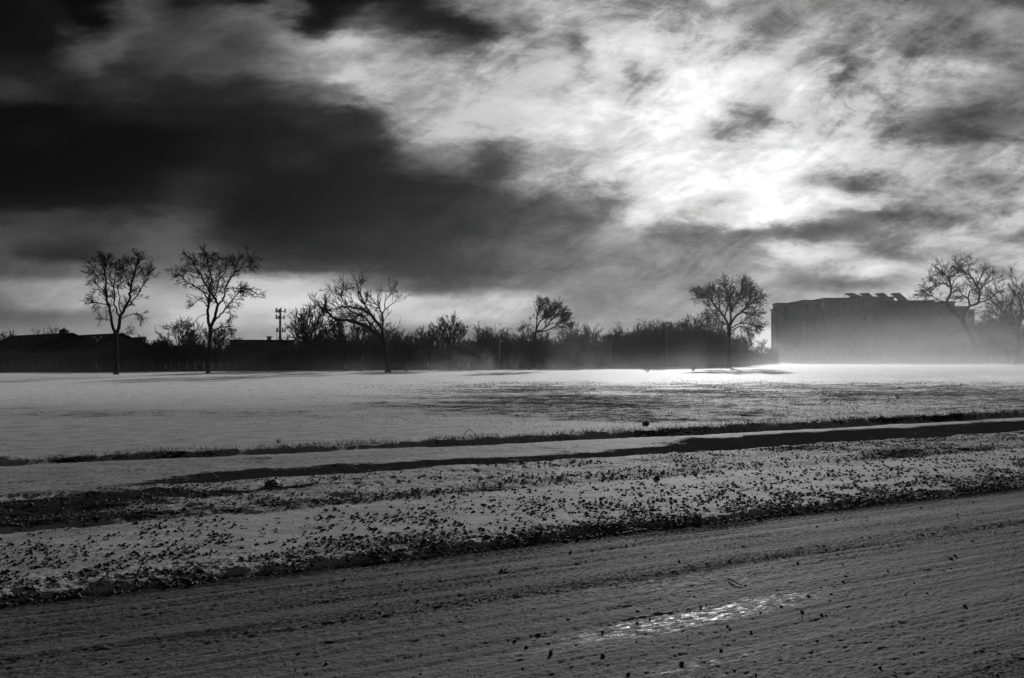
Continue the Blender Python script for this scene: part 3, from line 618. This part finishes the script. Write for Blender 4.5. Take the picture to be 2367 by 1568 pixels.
# thicket: one mass of undergrowth closing the far side of the field
def clamped(v, a, b): return max(a, min(b, v))
prof = [(-260,780,84),(0,830,86),(280,835,88),(330,793,90),(420,782,92),(520,795,94),(600,800,95),(690,795,97),(780,775,99),(900,778,101),(1000,785,104),(1110,775,106),(1230,777,109),(1330,768,112),(1420,772,116),(1500,757,120),(1600,750,126),(1680,768,136),(1740,796,158),(1800,812,200)]
def prof_at(px):
    for (a, ta, da), (b, tb, db) in zip(prof, prof[1:]):
        if px <= b: k = (px - a) / (b - a); return ta + (tb - ta) * k, da + (db - da) * k
    return prof[-1][1:]
TH_ = Tubes(); R0 = np.random.RandomState(77)
protos = []
for k in range(7):
    tb = Tubes(); Hn = 5.0
    R = np.random.RandomState(100 + k)
    for s_ in range(7):
        a = R.uniform(0, 6.28); ln = R.uniform(.05, .35)
        tip = np.array([math.cos(a) * ln * Hn, math.sin(a) * ln * Hn, Hn * R.uniform(.7, .95)])
        p = smooth_poly([np.array([math.cos(a) * .3, math.sin(a) * .3, -.15]), tip * .5 + R.normal(size=3) * .2, tip], 4)
        rad = np.linspace(.06, .02, len(p)); tb.add(p, rad, 3)
        for q in range(17):
            f = R.uniform(.1, 1) * (len(p) - 1); i = min(int(f), len(p) - 2)
            twig(tb, p[i], deflect(nrm(p[i + 1] - p[i]), R.uniform(.3, 1.2), R), Hn * .26 * R.uniform(.6, 1.2), .022, 2, R, np.array([0, 0, .6]), .3, (3, 4), .016)
    o = tb.build('tmp', M['scrub']); me = o.data
    vv = np.empty(len(me.vertices) * 3, np.float32); me.vertices.foreach_get('co', vv)
    ff = np.empty(len(me.loops), np.int32); me.loops.foreach_get('vertex_index', ff)
    protos.append((vv.reshape(-1, 3), ff.reshape(-1, 4))); bpy.data.objects.remove(o); bpy.data.meshes.remove(me)
print('proto faces', [len(p[1]) for p in protos])
VV = []; FF = []; base = 0
def plant(x, y, h, wscale=1.0):
    global base
    v, f = protos[R0.randint(7)]; a = R0.uniform(0, 6.28); k = h / 5.0
    c, s_ = math.cos(a), math.sin(a); kw = k * wscale
    nv = np.stack([(v[:, 0] * c - v[:, 1] * s_) * kw + x, (v[:, 0] * s_ + v[:, 1] * c) * kw + y, v[:, 2] * k], -1)
    VV.append(nv); FF.append(f + base); base += len(v)
for row in range(5):
    px = -120 + row * 11
    while px < 1800:
        top, D = prof_at(px); D2 = D + (0, 3, 6, 10, 26)[row] + R0.uniform(-1.5, 1.5)
        hh = P(px, top, D2).z * R0.uniform(.62, .98) * (1 + .34 * float(fbm(np.array([px / 60.]), np.array([row * 3.1]), 2, 70)[0]))
        hh = max(hh, 1.8)
        q = P(px, 800, D2); plant(q.x, q.y, hh, clamped(5.0 / hh, .95, 1.7))
        px += R0.uniform(26, 46)
for k in range(26):     # right hand end, beyond the building
    px = 2262 + k * 5.2; D2 = 215 + R0.uniform(-6, 12); q = P(px, 800, D2); plant(q.x, q.y, P(px, 742, D2).z * R0.uniform(.8, 1.05), .8)
th_o = fastmesh('thicket', np.concatenate(VV), np.concatenate(FF), M['scrub'])
tag(th_o, 'dense dark bare scrub closing the far side of the field under the taller trees', 'thicket', kind='stuff')
# low undergrowth and dead weeds filling the foot of the thicket
n = 70000
px_ = R0.uniform(-150, 1800, n); D_ = np.array([prof_at(a)[1] for a in px_]) + R0.uniform(-1.5, 9, n)
x = (px_ - CXP) / F * D_; h = R0.uniform(.6, 2.6, n)
blades('undergrowth', x, D_, h, np.full(n, .03), M['scrub'], 'waist high dead weeds filling the foot of the far thicket', 'undergrowth', lean=.15)

# ------------------------------------------------------------------ box-built things
class Boxes:
    def __init__(s): s.V = []; s.F = []
    def box(s, x0, x1, y0, y1, z0, z1):
        b = len(s.V); s.V += [(x0,y0,z0),(x1,y0,z0),(x1,y1,z0),(x0,y1,z0),(x0,y0,z1),(x1,y0,z1),(x1,y1,z1),(x0,y1,z1)]
        s.F += [tuple(b + i for i in f) for f in ((0,3,2,1),(4,5,6,7),(0,1,5,4),(1,2,6,5),(2,3,7,6),(3,0,4,7))]
    def prism(s, pts, v0, v1):   # polygon pts (list of 3d), extruded by vector
        b = len(s.V); n = len(pts); ex = np.array(v1) - np.array(v0)
        s.V += [tuple(p) for p in pts] + [tuple(np.array(p) + ex) for p in pts]
        s.F += [tuple(range(b, b + n))[::-1], tuple(range(b + n, b + 2 * n))] + [(b + i, b + (i + 1) % n, b + n + (i + 1) % n, b + n + i) for i in range(n)]
    def bar(s, a, c, w):
        a = Vector(a); c = Vector(c); d = (c - a).normalized(); up = Vector((0,0,1)) if abs(d.z) < .9 else Vector((1,0,0))
        p = d.cross(up).normalized() * w * .5; q = d.cross(p).normalized() * w * .5; b = len(s.V)
        s.V += [tuple(o + e) for o in (a, c) for e in (-p - q, p - q, p + q, -p + q)]
        s.F += [tuple(b + i for i in f) for f in ((0,3,2,1),(4,5,6,7),(0,1,5,4),(1,2,6,5),(2,3,7,6),(3,0,4,7))]
    def build(s, name, mat, parent=None): 
        return meshobj(name, s.V, s.F, mat, parent)

# ---- long building at the right
def mx_(px, D): return (px - CXP) / F * D
BD = 245.0; rootB = empty('long_building', (mx_(2020, BD), BD, 0), 'long five storey building half lost in blowing snow, solar panels on its flat roof', 'building')
def ztop(py, D=BD): return P(1200, py, D).z
b = Boxes()
segs = [(1789,1798,717,2.0),(1798,1852,703,0),(1852,1898,697,-.9),(1901,1965,692,-.9),(1965,2060,690,-2.2),(2060,2158,698,-.8),(2158,2200,701,-2.0),(2200,2246,710,1.5),(2246,2265,717,2.5)]
wi = Boxes(); 
wins = []
for (a, c, tp, off) in segs:
    x0, x1 = mx_(a, BD), mx_(c, BD); zt = ztop(tp)
    dp = 2.0 if a < 1795 else 4.5 if a < 1850 else 12.0 if a < 1950 else 18.0
    b.box(x0, x1, BD + off, BD + dp + off * .3, -.3, zt)
    nb = max(1, int(round((x1 - x0) / 3.4))); 
    for k in range(nb):
        xc = x0 + (x1 - x0) * (k + .5) / nb
        for fl in range(5):
            if len(wins) < 98 and x1 - x0 > 2 and (k * 7 + fl * 3 + int(a)) % 9: wins.append((xc, BD + off, 1.3 + fl * 3.2, zt))
b.box(mx_(1898, BD), mx_(1901, BD), BD + 3, BD + 16, -.3, ztop(706))
b.build('wall', M['brick'], rootB)
for (pa, pb, off, tp) in ((1812,1822,0,709),(1858,1866,-.9,704),(1880,1890,-.9,704),(1912,1922,-.9,699),(1944,1954,-.9,699),(1978,1992,-2.2,698),(2012,2022,-2.2,698),(2040,2052,-2.2,698),(2076,2090,-.8,706),(2112,2122,-.8,706),(2138,2148,-.8,706),(2168,2182,-2.0,709)):
    q = Boxes(); q.box(mx_(pa, BD), mx_(pb, BD), BD + off - .025, BD + off + .1, .8, ztop(tp)); q.build('bay', M['roof'], rootB)
for (a, c, tp, off) in segs:
    r_ = Boxes(); x0, x1 = mx_(a, BD), mx_(c, BD); zt = ztop(tp) + .004
    r_.box(x0 - .25 if a in (1798, 1965) else x0 + .02, x1 + .2 if a in (2158,) else x1 - .02, BD + off - .45, BD + off + (1.8 if a < 1795 else 4.2 if a < 1850 else 11.5 if a < 1950 else 17), zt, zt + .35); r_.build('roof', M['roof'], rootB)
for (xc, yy, zc, zt) in wins:
    if zc + 1.8 > zt: continue
    f = Boxes(); f.box(xc - .85, xc + .85, yy - .06, yy + .05, zc - .35, zc + 1.85); fo = f.build('window', M['trim'], rootB)
    g = Boxes(); g.box(xc - .72, xc - .05, yy - .09, yy - .062, zc - .23, zc + 1.73); g.box(xc + .05, xc + .72, yy - .09, yy - .062, zc - .23, zc + 1.73)
    go = g.build('pane', M['glass']); go.data.transform(__import__('mathutils').Matrix.Translation(-rootB.location)); go.parent = fo
# rooftop: four tilted solar panels, mast, anemometer clusters
for k in range(4):
    x0 = mx_(1962 + k * 36.2 + 6, BD); zb = ztop(690 if k == 0 else 698) + .4
    rootP = empty('solar_panel', (x0 + 2, BD + 2, zb), ['leftmost', 'second from left', 'third from left', 'rightmost'][k] + ' of the four tilted solar panels on the long building roof', 'solar panel', 'tilted solar panels on the long building roof')
    pl = Boxes(); zt2 = ztop(681) + .6
    # panel leans: low edge right and near, high edge left and far
    pts = [(x0, BD + 4.6, zt2), (x0 + 2.4, BD + 3.8, zt2 + .12), (x0 + 3.4, BD + .4, zb + .15), (x0 + .85, BD + 1.2, zb + .05)]
    pl.prism(pts, (0, 0, 0), (0, .08, .12)); pl.build('panel', M['panel'], rootP)
    fr = Boxes()
    for (u1, u2) in ((0, 3), (1, 2)): fr.bar(Vector(pts[u1]) - Vector((0,0,.06)), Vector(pts[u2]) - Vector((0,0,.06)), .1)
    fr.build('frame', M['metal'], rootP)
    for (px3, q) in ((0, 0), (1, 1)):
        lg = Boxes(); t_ = pts[q]; lg.bar((t_[0], t_[1], zb - .35), (t_[0], t_[1], t_[2]), .12); lg.build('leg', M['metal'], rootP)
def rod(bx, a, c, w): bx.bar(a, c, w)
e = empty('roof_mast', (mx_(2120, BD), BD + 4, ztop(698)), 'thin whip mast on the long building roof right of the solar panels', 'mast')
q = Boxes(); q.bar((mx_(2118, BD), BD + 4, ztop(698)), (mx_(2118, BD), BD + 4, ztop(680)), .09); q.build('whip', M['metal'], e)
for i, px in enumerate((2135, 2160)):
    x = mx_(px, BD); z0 = ztop(699); e = empty('aerial_cluster', (x, BD + 4, z0), ['small aerial with round lobes on the roof, just right of the whip mast', 'small aerial with round lobes on the roof, nearest the spreading tree'][i], 'aerial', 'small aerials on the long building roof')
    q = Boxes(); q.bar((x, BD + 4, z0), (x, BD + 4, ztop(688)), .1); zc = ztop(689)
    q.bar((x - .8, BD + 4, zc + .5), (x + .8, BD + 4, zc - .5), .07); q.bar((x - .8, BD + 4, zc - .5), (x + .8, BD + 4, zc + .5), .07); q.build('pole', M['metal'], e)
    for (ddx, ddz) in ((-.8, .5), (.8, .5), (-.8, -.5), (.8, -.5), (0, 1.0)):
        v, f = ico(); fastmesh('lobe', v * .22 + np.array([x + ddx, BD + 4, zc + ddz]), f, M['metal'], e)
x = mx_(1899.5, BD); e = empty('pale_flue', (x, BD - .6, ztop(712)), 'pale upright flue in the roofline notch of the long building', 'flue')
q = Boxes(); q.box(x - .28, x + .28, BD - 1.0, BD - .3, ztop(714), ztop(694)); q.box(x - .36, x + .36, BD - 1.08, BD - .22, ztop(694) + .003, ztop(693) + .05); q.build('stack', M['pale'], e)

# ---- dark houses at the left
def gable(root, p0, p1, zr, ze, half, mats, over=.5):
    """ridge from p0 to p1 (xy), ridge height zr, eaves ze, half width"""
    a = Vector((p0[0], p0[1], 0)); c = Vector((p1[0], p1[1], 0)); d = (c - a).normalized(); n = Vector((-d.y, d.x, 0))
    wl = Boxes(); hw = half - .4; a2 = a + d * .3; c2 = c - d * .3
    def pt(o, k, z): v = o + n * k; return (v.x, v.y, z)
    wl.prism([pt(a2, -hw, -.3), pt(a2, hw, -.3), pt(a2, hw, ze), pt(a2, 0, zr - .25), pt(a2, -hw, ze)], (0,0,0), tuple(c2 - a2)); wl.build('wall', mats[0], root)
    rf = Boxes(); th_ = .18
    sl_ = (zr - ze) / half
    zz_ = ze - .05
    rf.prism([pt(a, -half - over, zz_ - over * sl_), pt(a, 0, zr), pt(a, half + over, zz_ - over * sl_), pt(a, half + over, zz_ - over * sl_ + th_), pt(a, 0, zr + th_), pt(a, -half - over, zz_ - over * sl_ + th_)], (0,0,0), tuple(c - a))
    return rf.build('roof', mats[1], root), d, n
def wins_on(root, a, c, n, half, zs, cnt):
    a = Vector((a[0], a[1], 0)); c = Vector((c[0], c[1], 0)); d = (c - a).normalized(); L = (c - a).length
    for k in range(cnt):
        o = a + d * L * (k + .7) / (cnt + .4) - n * (half - .36)
        f = Boxes(); f.prism([tuple(o + d * sx + Vector((0,0,z))) for sx, z in ((-.6, zs), (.6, zs), (.6, zs + 1.2), (-.6, zs + 1.2))], (0,0,0), tuple(-n * .06)); fo = f.build('window', M['trim'], root)
        g = Boxes(); o2 = o - n * .065
        g.prism([tuple(o2 + d * sx + Vector((0,0,z))) for sx, z in ((-.5, zs + .1), (.5, zs + .1), (.5, zs + 1.1), (-.5, zs + 1.1))], (0,0,0), tuple(-n * .02))
        go = g.build('pane', M['glass']); go.data.transform(__import__('mathutils').Matrix.Translation(-root.location)); go.parent = fo
hm = (M['wall'], M['roof'])
A0 = P(30, 800, 128); A1 = P(167, 800, 112)
z_ = P(167, 772, 112).z; zl = P(30, 781, 128).z
r1 = empty('house', (A0.x, A0.y, 0), 'long dark house with a small cupola on its ridge at the left edge', 'house')
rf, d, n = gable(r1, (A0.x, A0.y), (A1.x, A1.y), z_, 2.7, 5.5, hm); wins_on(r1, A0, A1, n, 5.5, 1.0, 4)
cz = P(148, 772, 114); cp = Boxes(); cx_, cy_ = cz.x, cz.y
cp.box(cx_ - .45, cx_ + .45, cy_ - .45, cy_ + .45, z_ - .6, z_ + .42)
cu = cp.build('cupola', M['wall'], r1)
cc = Boxes(); tz = z_ + .424; k = .58
bI = 0; cc.V = [(cx_-k,cy_-k,tz),(cx_+k,cy_-k,tz),(cx_+k,cy_+k,tz),(cx_-k,cy_+k,tz),(cx_,cy_,tz+.5)]; cc.F = [(0,3,2,1),(0,1,4),(1,2,4),(2,3,4),(3,0,4)]
cc.bar((cx_, cy_, tz + .45), (cx_, cy_, tz + .75), .06)
cro = cc.build('cupola_roof', M['roof']); cro.data.transform(__import__('mathutils').Matrix.Translation(-r1.location)); cro.parent = cu
B0 = P(186, 800, 118); B1 = P(283, 800, 108); z2_ = P(283, 773, 108).z
r2 = empty('house', (B0.x, B0.y, 0), 'dark gabled house behind the double stemmed tree, right of the cupola house', 'house')
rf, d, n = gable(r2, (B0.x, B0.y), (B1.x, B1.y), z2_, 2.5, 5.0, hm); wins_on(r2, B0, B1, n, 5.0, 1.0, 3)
C0 = P(288, 800, 112); C1 = P(306, 800, 110); z3_ = P(300, 790, 110).z
r3 = empty('house', (C0.x, C0.y, 0), 'low dark annexe with a square chimney at the right end of the houses', 'house')
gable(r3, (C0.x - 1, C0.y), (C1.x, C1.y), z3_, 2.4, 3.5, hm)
ch = P(324, 783, 111); q = Boxes(); q.box(ch.x - .55, ch.x + .55, ch.y - .5, ch.y + .5, -.2, ch.z); q.box(ch.x - .65, ch.x + .65, ch.y - .6, ch.y + .6, ch.z + .003, ch.z + .2)
q.build('chimney', M['brick'], r3)
# ---- low flat building behind the thicket, with roof vent
D = 125; e = empty('low_building', (mx_(605, D), D, 0), 'long low flat roofed building behind the thicket under the antenna mast', 'building')
q = Boxes(); zt = P(600, 789, D).z; q.box(mx_(531, D), mx_(680, D), D, D + 14, -.3, zt); q.build('wall', M['wall'], e)
q = Boxes(); q.box(mx_(530, D), mx_(681, D), D - .2, D + 14.2, zt + .003, zt + .22); rfo = q.build('roof', M['roof'], e)
q = Boxes(); xv = mx_(608, D); q.box(xv - .3, xv + .3, D + 3, D + 3.6, zt + .22, zt + .7); q.box(xv - .4, xv + .4, D + 2.9, D + 3.7, zt + .704, zt + .85); q.build('vent', M['metal'], e)
for k in range(6):
    f = Boxes(); xc = mx_(545 + k * 24, D); f.box(xc - .6, xc + .6, D - .07, D + .02, 1.2, 2.3); f.build('window', M['glass'], e)
# ---- far low roof with vent in the haze
D = 210; e = empty('low_building', (mx_(1450, D), D, 0), 'far low building with a short roof vent behind the hazy scrub', 'building')
q = Boxes(); zt = P(1450, 775, D).z; q.box(mx_(1405, D), mx_(1490, D), D, D + 12, -.3, zt); q.build('wall', M['wall'], e)
q = Boxes(); q.box(mx_(1404, D), mx_(1491, D), D - .3, D + 12.3, zt + .003, zt + .3); q.build('roof', M['pale'], e)
q = Boxes(); q.box(mx_(1427, D), mx_(1445, D), D + 3, D + 5, zt + .3, zt + .75); q.bar((mx_(1441, D), D + 3, zt + .3), (mx_(1441, D), D + 3, zt + 1.6), .5); q.build('vent', M['metal'], e)

# ---- antenna mast
D = 280.0; xm = mx_(647.3, D); e = empty('antenna_mast', (xm, D, 0), 'tall slim phone mast with three tiers of antennas above the flat roof', 'mast')
zt = P(647, 711, D).z
tb = Tubes(); tb.add([(xm, D, -.2), (xm, D, zt * .6), (xm, D, P(647, 714, D).z)], [.55, .42, .34], 10); tb.build('pole', M['metal'], e)
for (yc, hw, off, ants) in ((716.5, 10.2, 1, (-10, -8, -5.5, 3.5, 9.5)), (731.5, 10.8, 0, (-10.5, -7, -6, 3.6, 7.2, 10.5)), (762, 9.5, 0, (-7.5, -5.8, 4.4, 7.4, 9.5))):
    zc = P(647, yc + 4, D).z; m_ = D / F; q = Boxes()
    for dy_ in (-.9, .9): q.bar((xm - hw * m_, D + dy_, zc), (xm + hw * m_, D + dy_, zc), .16)
    for sx in (-1, 1): q.bar((xm + sx * hw * m_, D - .9, zc), (xm + sx * hw * m_, D + .9, zc), .14)
    q.bar((xm, D - .9, zc), (xm, D + .9, zc), .2)
    pf = q.build('platform', M['metal'], e)
    for i, a in enumerate(ants):
        g = Boxes(); xa = xm + a * m_; dy_ = -.95 if i % 2 else .95; hh = (1.3, 1.0, .8)[i % 3]; ww = .18 if i % 2 else .26
        g.box(xa - ww, xa + ww, D + dy_ - .12, D + dy_ + .12, zc - .35, zc + hh); g.build('antenna', M['metal'], e)

# ---- poles and lamps
def pole_thing(name, label, cat, px, top, D, r=.09, group=None, mat='metal'):
    q = P(px, top, D); e = empty(name, (q.x, D, Hp(q.x, D)), label, cat, group)
    tb = Tubes(); tb.add([(q.x, D, e.location.z - .1), (q.x, D, q.z * .5), (q.x, D, q.z)], [r * 1.2, r, r * .8], 8); tb.build('pole', M[mat], e); return e, q
e, q = pole_thing('street_lamp', 'lamp post with a cluster of three heads in front of the dark houses', 'street lamp', 222.5, 781, 84, .07, mat='fence')
for (a, zz_) in ((-.33, .05), (.38, .05), (0, -.28)):
    g = Boxes(); g.box(q.x + a - .13, q.x + a + .13, q.y - .15, q.y + .15, q.z + zz_ - .1, q.z + zz_ + .1); g.bar((q.x, q.y, q.z - .15), (q.x + a, q.y, q.z + zz_), .05); g.build('lamp_head', M['fence'], e)
e, q = pole_thing('flood_light', 'single headed floodlight pole left of the slanting trunk', 'floodlight', 1155, 789, 100, .07)
g = Boxes(); g.box(q.x - .05, q.x + .38, q.y - .2, q.y + .2, q.z - .12, q.z + .18); g.build('lamp_head', M['trim'], e)
e, q = pole_thing('flood_light', 'twin headed floodlight pole in the hazy middle of the thicket', 'floodlight', 1410.5, 789, 110, .07)
for sx in (-1, 1):
    g = Boxes(); g.box(q.x + sx * .33 - .17, q.x + sx * .33 + .17, q.y - .2, q.y + .2, q.z - .25, q.z + .02); g.bar((q.x, q.y, q.z - .2), (q.x + sx * .3, q.y, q.z - .15), .06); g.build('lamp_head', M['trim'], e)
e, q = pole_thing('utility_pole', 'wooden utility pole with two slanting crossarms left of the round tree', 'utility pole', 1541, 745, 120, .13, mat='fence')
for k_ in (0, .55):
    g = Boxes(); g.bar((q.x - .75, q.y - .16, q.z - .25 - k_), (q.x + .75, q.y - .16, q.z - .08 - k_), .13)
    for sx in (-.65, -.2, .3, .65): g.bar((q.x + sx, q.y - .16, q.z - .15 - k_ + sx * .11), (q.x + sx, q.y - .16, q.z + .1 - k_ + sx * .11), .06)
    g.build('crossarm', M['fence'], e)
# small signs along the far edge
for (px, py, D, kind, lb) in ((799, 846, 92, 's', 'small square pale sign left of the slim tree trunk'), (991, 843, 95, 'r', 'small round sign at the foot of the thicket, right of the leaning tree'),
        (1060, 844, 97, 'r', 'small round sign below the fan shaped tree'), (1083, 842, 98, 'r', 'small round sign just right of the one below the fan shaped tree'),
        (383, 848, 86, 's', 'small pale sign in the dark between the two tall trees'), (224, 848, 83, 's', 'small sign at the foot of the triple lamp post')):
    q = P(px, py, D); z0 = Hp(q.x, D); e = empty('small_sign', (q.x, D, z0), lb, 'sign', 'small signs along the far edge of the field')
    g = Boxes(); g.bar((q.x, D, z0 - .1), (q.x, D, q.z), .06); g.build('post', M['metal'], e)
    if kind == 's': g = Boxes(); g.box(q.x - .14, q.x + .14, D - .05, D - .03, q.z - .2, q.z + .2); g.build('plate', M['trim'], e)
    else:
        g = Boxes(); g.prism([(q.x + .17 * math.cos(a * math.pi / 6), D - .03, q.z + .17 * math.sin(a * math.pi / 6)) for a in range(12)], (0,0,0), (0, -.02, 0)); g.build('plate', M['trim'], e)
# fence
e = empty('rail_fence', (mx_(0, 82), 82, 0), 'low post and rail fence along the far edge in front of the dark houses', 'fence')
fa = P(-60, 800, 81.5); fb = P(620, 800, 89)
for k_ in range(35):
    f = k_ / 34; x = fa.x + (fb.x - fa.x) * f; y = fa.y + (fb.y - fa.y) * f
    g = Boxes(); g.box(x - .05, x + .05, y - .05, y + .05, -.1, 1.0); g.build('post', M['fence'], e)
for zr_ in (.35, .65, .93):
    g = Boxes(); g.bar((fa.x, fa.y - .07, zr_), (fb.x, fb.y - .07, zr_), .05); g.build('rail', M['fence'], e)

# ------------------------------------------------------------------ stones, twigs and leaf in the foreground
def lump(name, label, cat, px, py, wpx, hpx, seed, zlev, mat='stone', group=None):
    R = np.random.RandomState(seed); g = G(px, py, zlev); z = Hp(g.x, g.y)
    d = g.y; w_ = wpx * d / F * .5; h_ = hpx * d / F * .5 
    me = bpy.data.meshes.new(name); import bmesh
    bm = bmesh.new(); bmesh.ops.create_icosphere(bm, subdivisions=3, radius=1)
    off = R.rand() * 90
    for v in bm.verts:
        p = v.co.copy(); k = 1 + .32 * fbm(np.array([p.x * 1.6 + off + p.z]), np.array([p.y * 1.6 + p.z * .7]), 4, seed)[0]
        v.co = Vector((p.x * w_ * k, p.y * w_ * .8 * k, p.z * h_ * k * (1 if p.z > 0 else .7)))
    for f in bm.faces: f.smooth = False
    bm.to_mesh(me); bm.free(); me.materials.append(M[mat])
    o = bpy.data.objects.new(name, me); C.objects.link(o); o.location = (g.x, g.y, z + h_ * .45); o.rotation_euler[2] = R.uniform(0, 3)
    return tag(o, label, cat, group)
lump('stone', 'angular stone in the grass beyond the footpath', 'stone', 1492, 984, 20, 15, 3, 0)
lump('clump', 'large dark frozen clump on the verge just below the bare strip of footpath', 'clump', 628, 1121, 42, 20, 4, -.09)
lump('clump', 'dark rounded clump at the road edge, left one of the pair near the centre', 'clump', 983, 1259, 20, 16, 5, -.12)
lump('clump', 'dark rounded clump at the road edge, right one of the pair near the centre', 'clump', 1126, 1245, 22, 12, 6, -.12)
lump('clump', 'small dark clump upright on the verge, right of centre', 'clump', 1518, 1103, 12, 14, 7, -.09)
lump('pebble', 'dark tall pebble on the road near the bottom centre', 'pebble', 1273, 1519, 9, 13, 8, -.17, 'stone')
lump('pebble', 'dark wide pebble on the road, bottom centre, right of the tall one', 'pebble', 1394, 1524, 14, 9, 9, -.17, 'stone')
lump('pebble', 'small dark pebble on the road above the wide pebble, further left', 'pebble', 1190, 1487, 9, 7, 10, -.17, 'stone')
lump('pebble', 'dark pebble alone at the far left of the road', 'pebble', 22, 1550, 12, 7, 11, -.17, 'stone')
lump('pebble', 'oval pebble on the upper road near the right hand side', 'pebble', 2198, 1295, 10, 6, 12, -.17, 'stone')
lump('pebble', 'dark pebble on the lower road right of the wet gleam', 'pebble', 2034, 1550, 9, 7, 13, -.17, 'stone')
lump('pebble', 'dark pebble just right of the icy gleam on the road', 'pebble', 1854, 1421, 9, 7, 14, -.17, 'stone')
def stick(name, label, cat, pix, r, mat, zlev, kids=2, seed=0, lift=.0, group=None):
    """pix: list of (px, py, height above ground)"""
    pts = []
    for (a, b_, hh) in pix:
        g = G(a, b_, zlev); pts.append(np.array([g.x, g.y, Hp(g.x, g.y) + hh]))
    R = np.random.RandomState(seed); tb = Tubes(); sp = smooth_poly(pts, 4); tb.add(sp, np.linspace(r, r * .4, len(sp)), 6)
    for k_ in range(kids):
        i = R.randint(1, len(sp) - 1); d = deflect(nrm(sp[i] - sp[i - 1]), .7, R); d[2] = abs(d[2]); tb.add([sp[i], sp[i] + d * r * 14, sp[i] + d * r * 24 + R.normal(size=3) * r * 3], [r * .5, r * .4, r * .2], 4)
    return tag(tb.build(name, M[mat]), label, cat, group)
stick('twig', 'bent twig poking out of the snow just beyond the grassy ledge, near the centre', 'twig', [(1072, 1004, .0), (1082, 1001, .06), (1094, 1004, .05), (1104, 1012, .0)], .008, 'bark', 0, 1, 1)
stick('twig', 'thin upright forked twig on the verge near the centre', 'twig', [(1118, 1138, 0), (1115, 1136, .06), (1111, 1134, .16), (1104, 1132, .27)], .006, 'bark', -.09, 2, 2)
stick('twig', 'short broken twig lying on the road above the icy gleam', 'twig', [(1683, 1345, .01), (1695, 1352, .018), (1706, 1357, .012), (1716, 1360, .01)], .007, 'bark', -.17, 0, 3)
stick('twig', 'long thin twig lying across the bare footpath at left', 'twig', [(462, 1096, .01), (485, 1102, .06), (508, 1110, .01)], .006, 'pale', -.1, 0, 4)
stick('twig', 'thin curved twig lying across the bare footpath near the centre', 'twig', [(775, 1075, .01), (800, 1080, .06), (828, 1087, .01)], .006, 'pale', -.1, 0, 5)
# dry weed clumps far out on the field
for i, (px, py, lb) in enumerate(((1603, 858, 'dry weed clump far out on the snow, left of the round tree'), (1497, 860, 'low dry weed clump far out on the snow, further left'), (2076, 922, 'dry clump on the dark stubble at the right'), (643, 1025, 'dry tuft on the snow beyond the footpath at left'))):
    g = G(px, py, 0); R = np.random.RandomState(i + 5); tb = Tubes(); s_ = g.y / 90
    for k_ in range(18):
        d = nrm(np.array([R.normal() * .7, R.normal() * .5, 1.0])); tb.add([np.array([g.x, g.y, Hp(g.x, g.y) - .02]), np.array([g.x, g.y, 0]) + d * .35 * s_, np.array([g.x, g.y, 0]) + d * .75 * s_ * R.uniform(.5, 1) + R.normal(size=3) * .06 * s_], [.02 * s_, .014 * s_, .008 * s_], 3)
    tag(tb.build('weed_clump', M['grass']), lb, 'weed')

# ------------------------------------------------------------------ blowing snow and haze
def volbox(name, x0, x1, y0, y1, z0, z1, mat, label, cat):
    q = Boxes(); q.box(x0, x1, y0, y1, z0, z1); o = q.build(name, mat); return tag(o, label, cat, kind='stuff')
m = bpy.data.materials.new('haze_air'); m.use_nodes = True; t = NT(m.node_tree)
v = t.n('ShaderNodeVolumePrincipled'); v.inputs['Color'].default_value = (.95, .95, .95, 1); v.inputs['Density'].default_value = .00006; v.inputs['Anisotropy'].default_value = .78
t.nt.links.new(v.outputs[0], t.n('ShaderNodeOutputMaterial').inputs['Volume'])
volbox('haze', -905, 905, -905, 905, -1.4, 34, m, 'thin snow haze filling the cold air over the whole field', 'haze')
def drift_mat(name, freq, thr, dens, hx, sx, low):
    m = bpy.data.materials.new(name); m.use_nodes = True; t = NT(m.node_tree)
    pos = t.n('ShaderNodeNewGeometry').outputs['Position']; x_, y_, z_s = t.sep(pos)[:3]
    n1 = t.noise(t.vmath('MULTIPLY', pos, freq), 1, 5, .74, .5)
    zc = t.math('MULTIPLY', t.math('MAXIMUM', z_s, 0.0), -1.0)
    # the higher above the snow, the denser a gust must be to show: ragged tops
    lift = t.math('MULTIPLY', zc, t.mr(x_, *hx))
    body = t.mr(t.math('ADD', n1, lift), thr[0], thr[1])
    dn = t.math('MULTIPLY', body, t.math('MULTIPLY', t.mr(x_, *sx), dens))
    if low:
        f2 = t.math('POWER', 2.718, t.math('DIVIDE', zc, 1.0))
        dn = t.math('ADD', dn, t.math('MULTIPLY', f2, t.math('MULTIPLY', t.mr(x_, -30, 40, .15, 1.0), t.mr(n1, .35, .65, low * .2, low))))
    v = t.n('ShaderNodeVolumePrincipled'); v.inputs['Color'].default_value = (.97, .97, .97, 1); t.put(v.inputs['Density'], dn); v.inputs['Anisotropy'].default_value = .6
    t.nt.links.new(v.outputs[0], t.n('ShaderNodeOutputMaterial').inputs['Volume'])
    return m
m = drift_mat('blown_snow', (.36, .005, .15), (.41, .62), .0056, (-15, 70, .070, .0095), (-15, 55, .5, 1.0), .0045)
m.cycles.volume_step_rate = .2
volbox('blowing_snow', -95, 190, 62, 235, -.3, 22, m, 'pale veils of snow blowing low across the far side of the field', 'blowing snow')
m = drift_mat('streaming_snow', (.30, .10, .7), (.46, .64), .05, (-30, 60, .35, .16), (-10, 22, .1, 1.0), 0)
m.cycles.volume_step_rate = .3
volbox('streaming_snow', -30, 60, 27, 60, -.25, 1.45, m, 'thin streamers of snow skimming the dark stubble at the right', 'blowing snow')
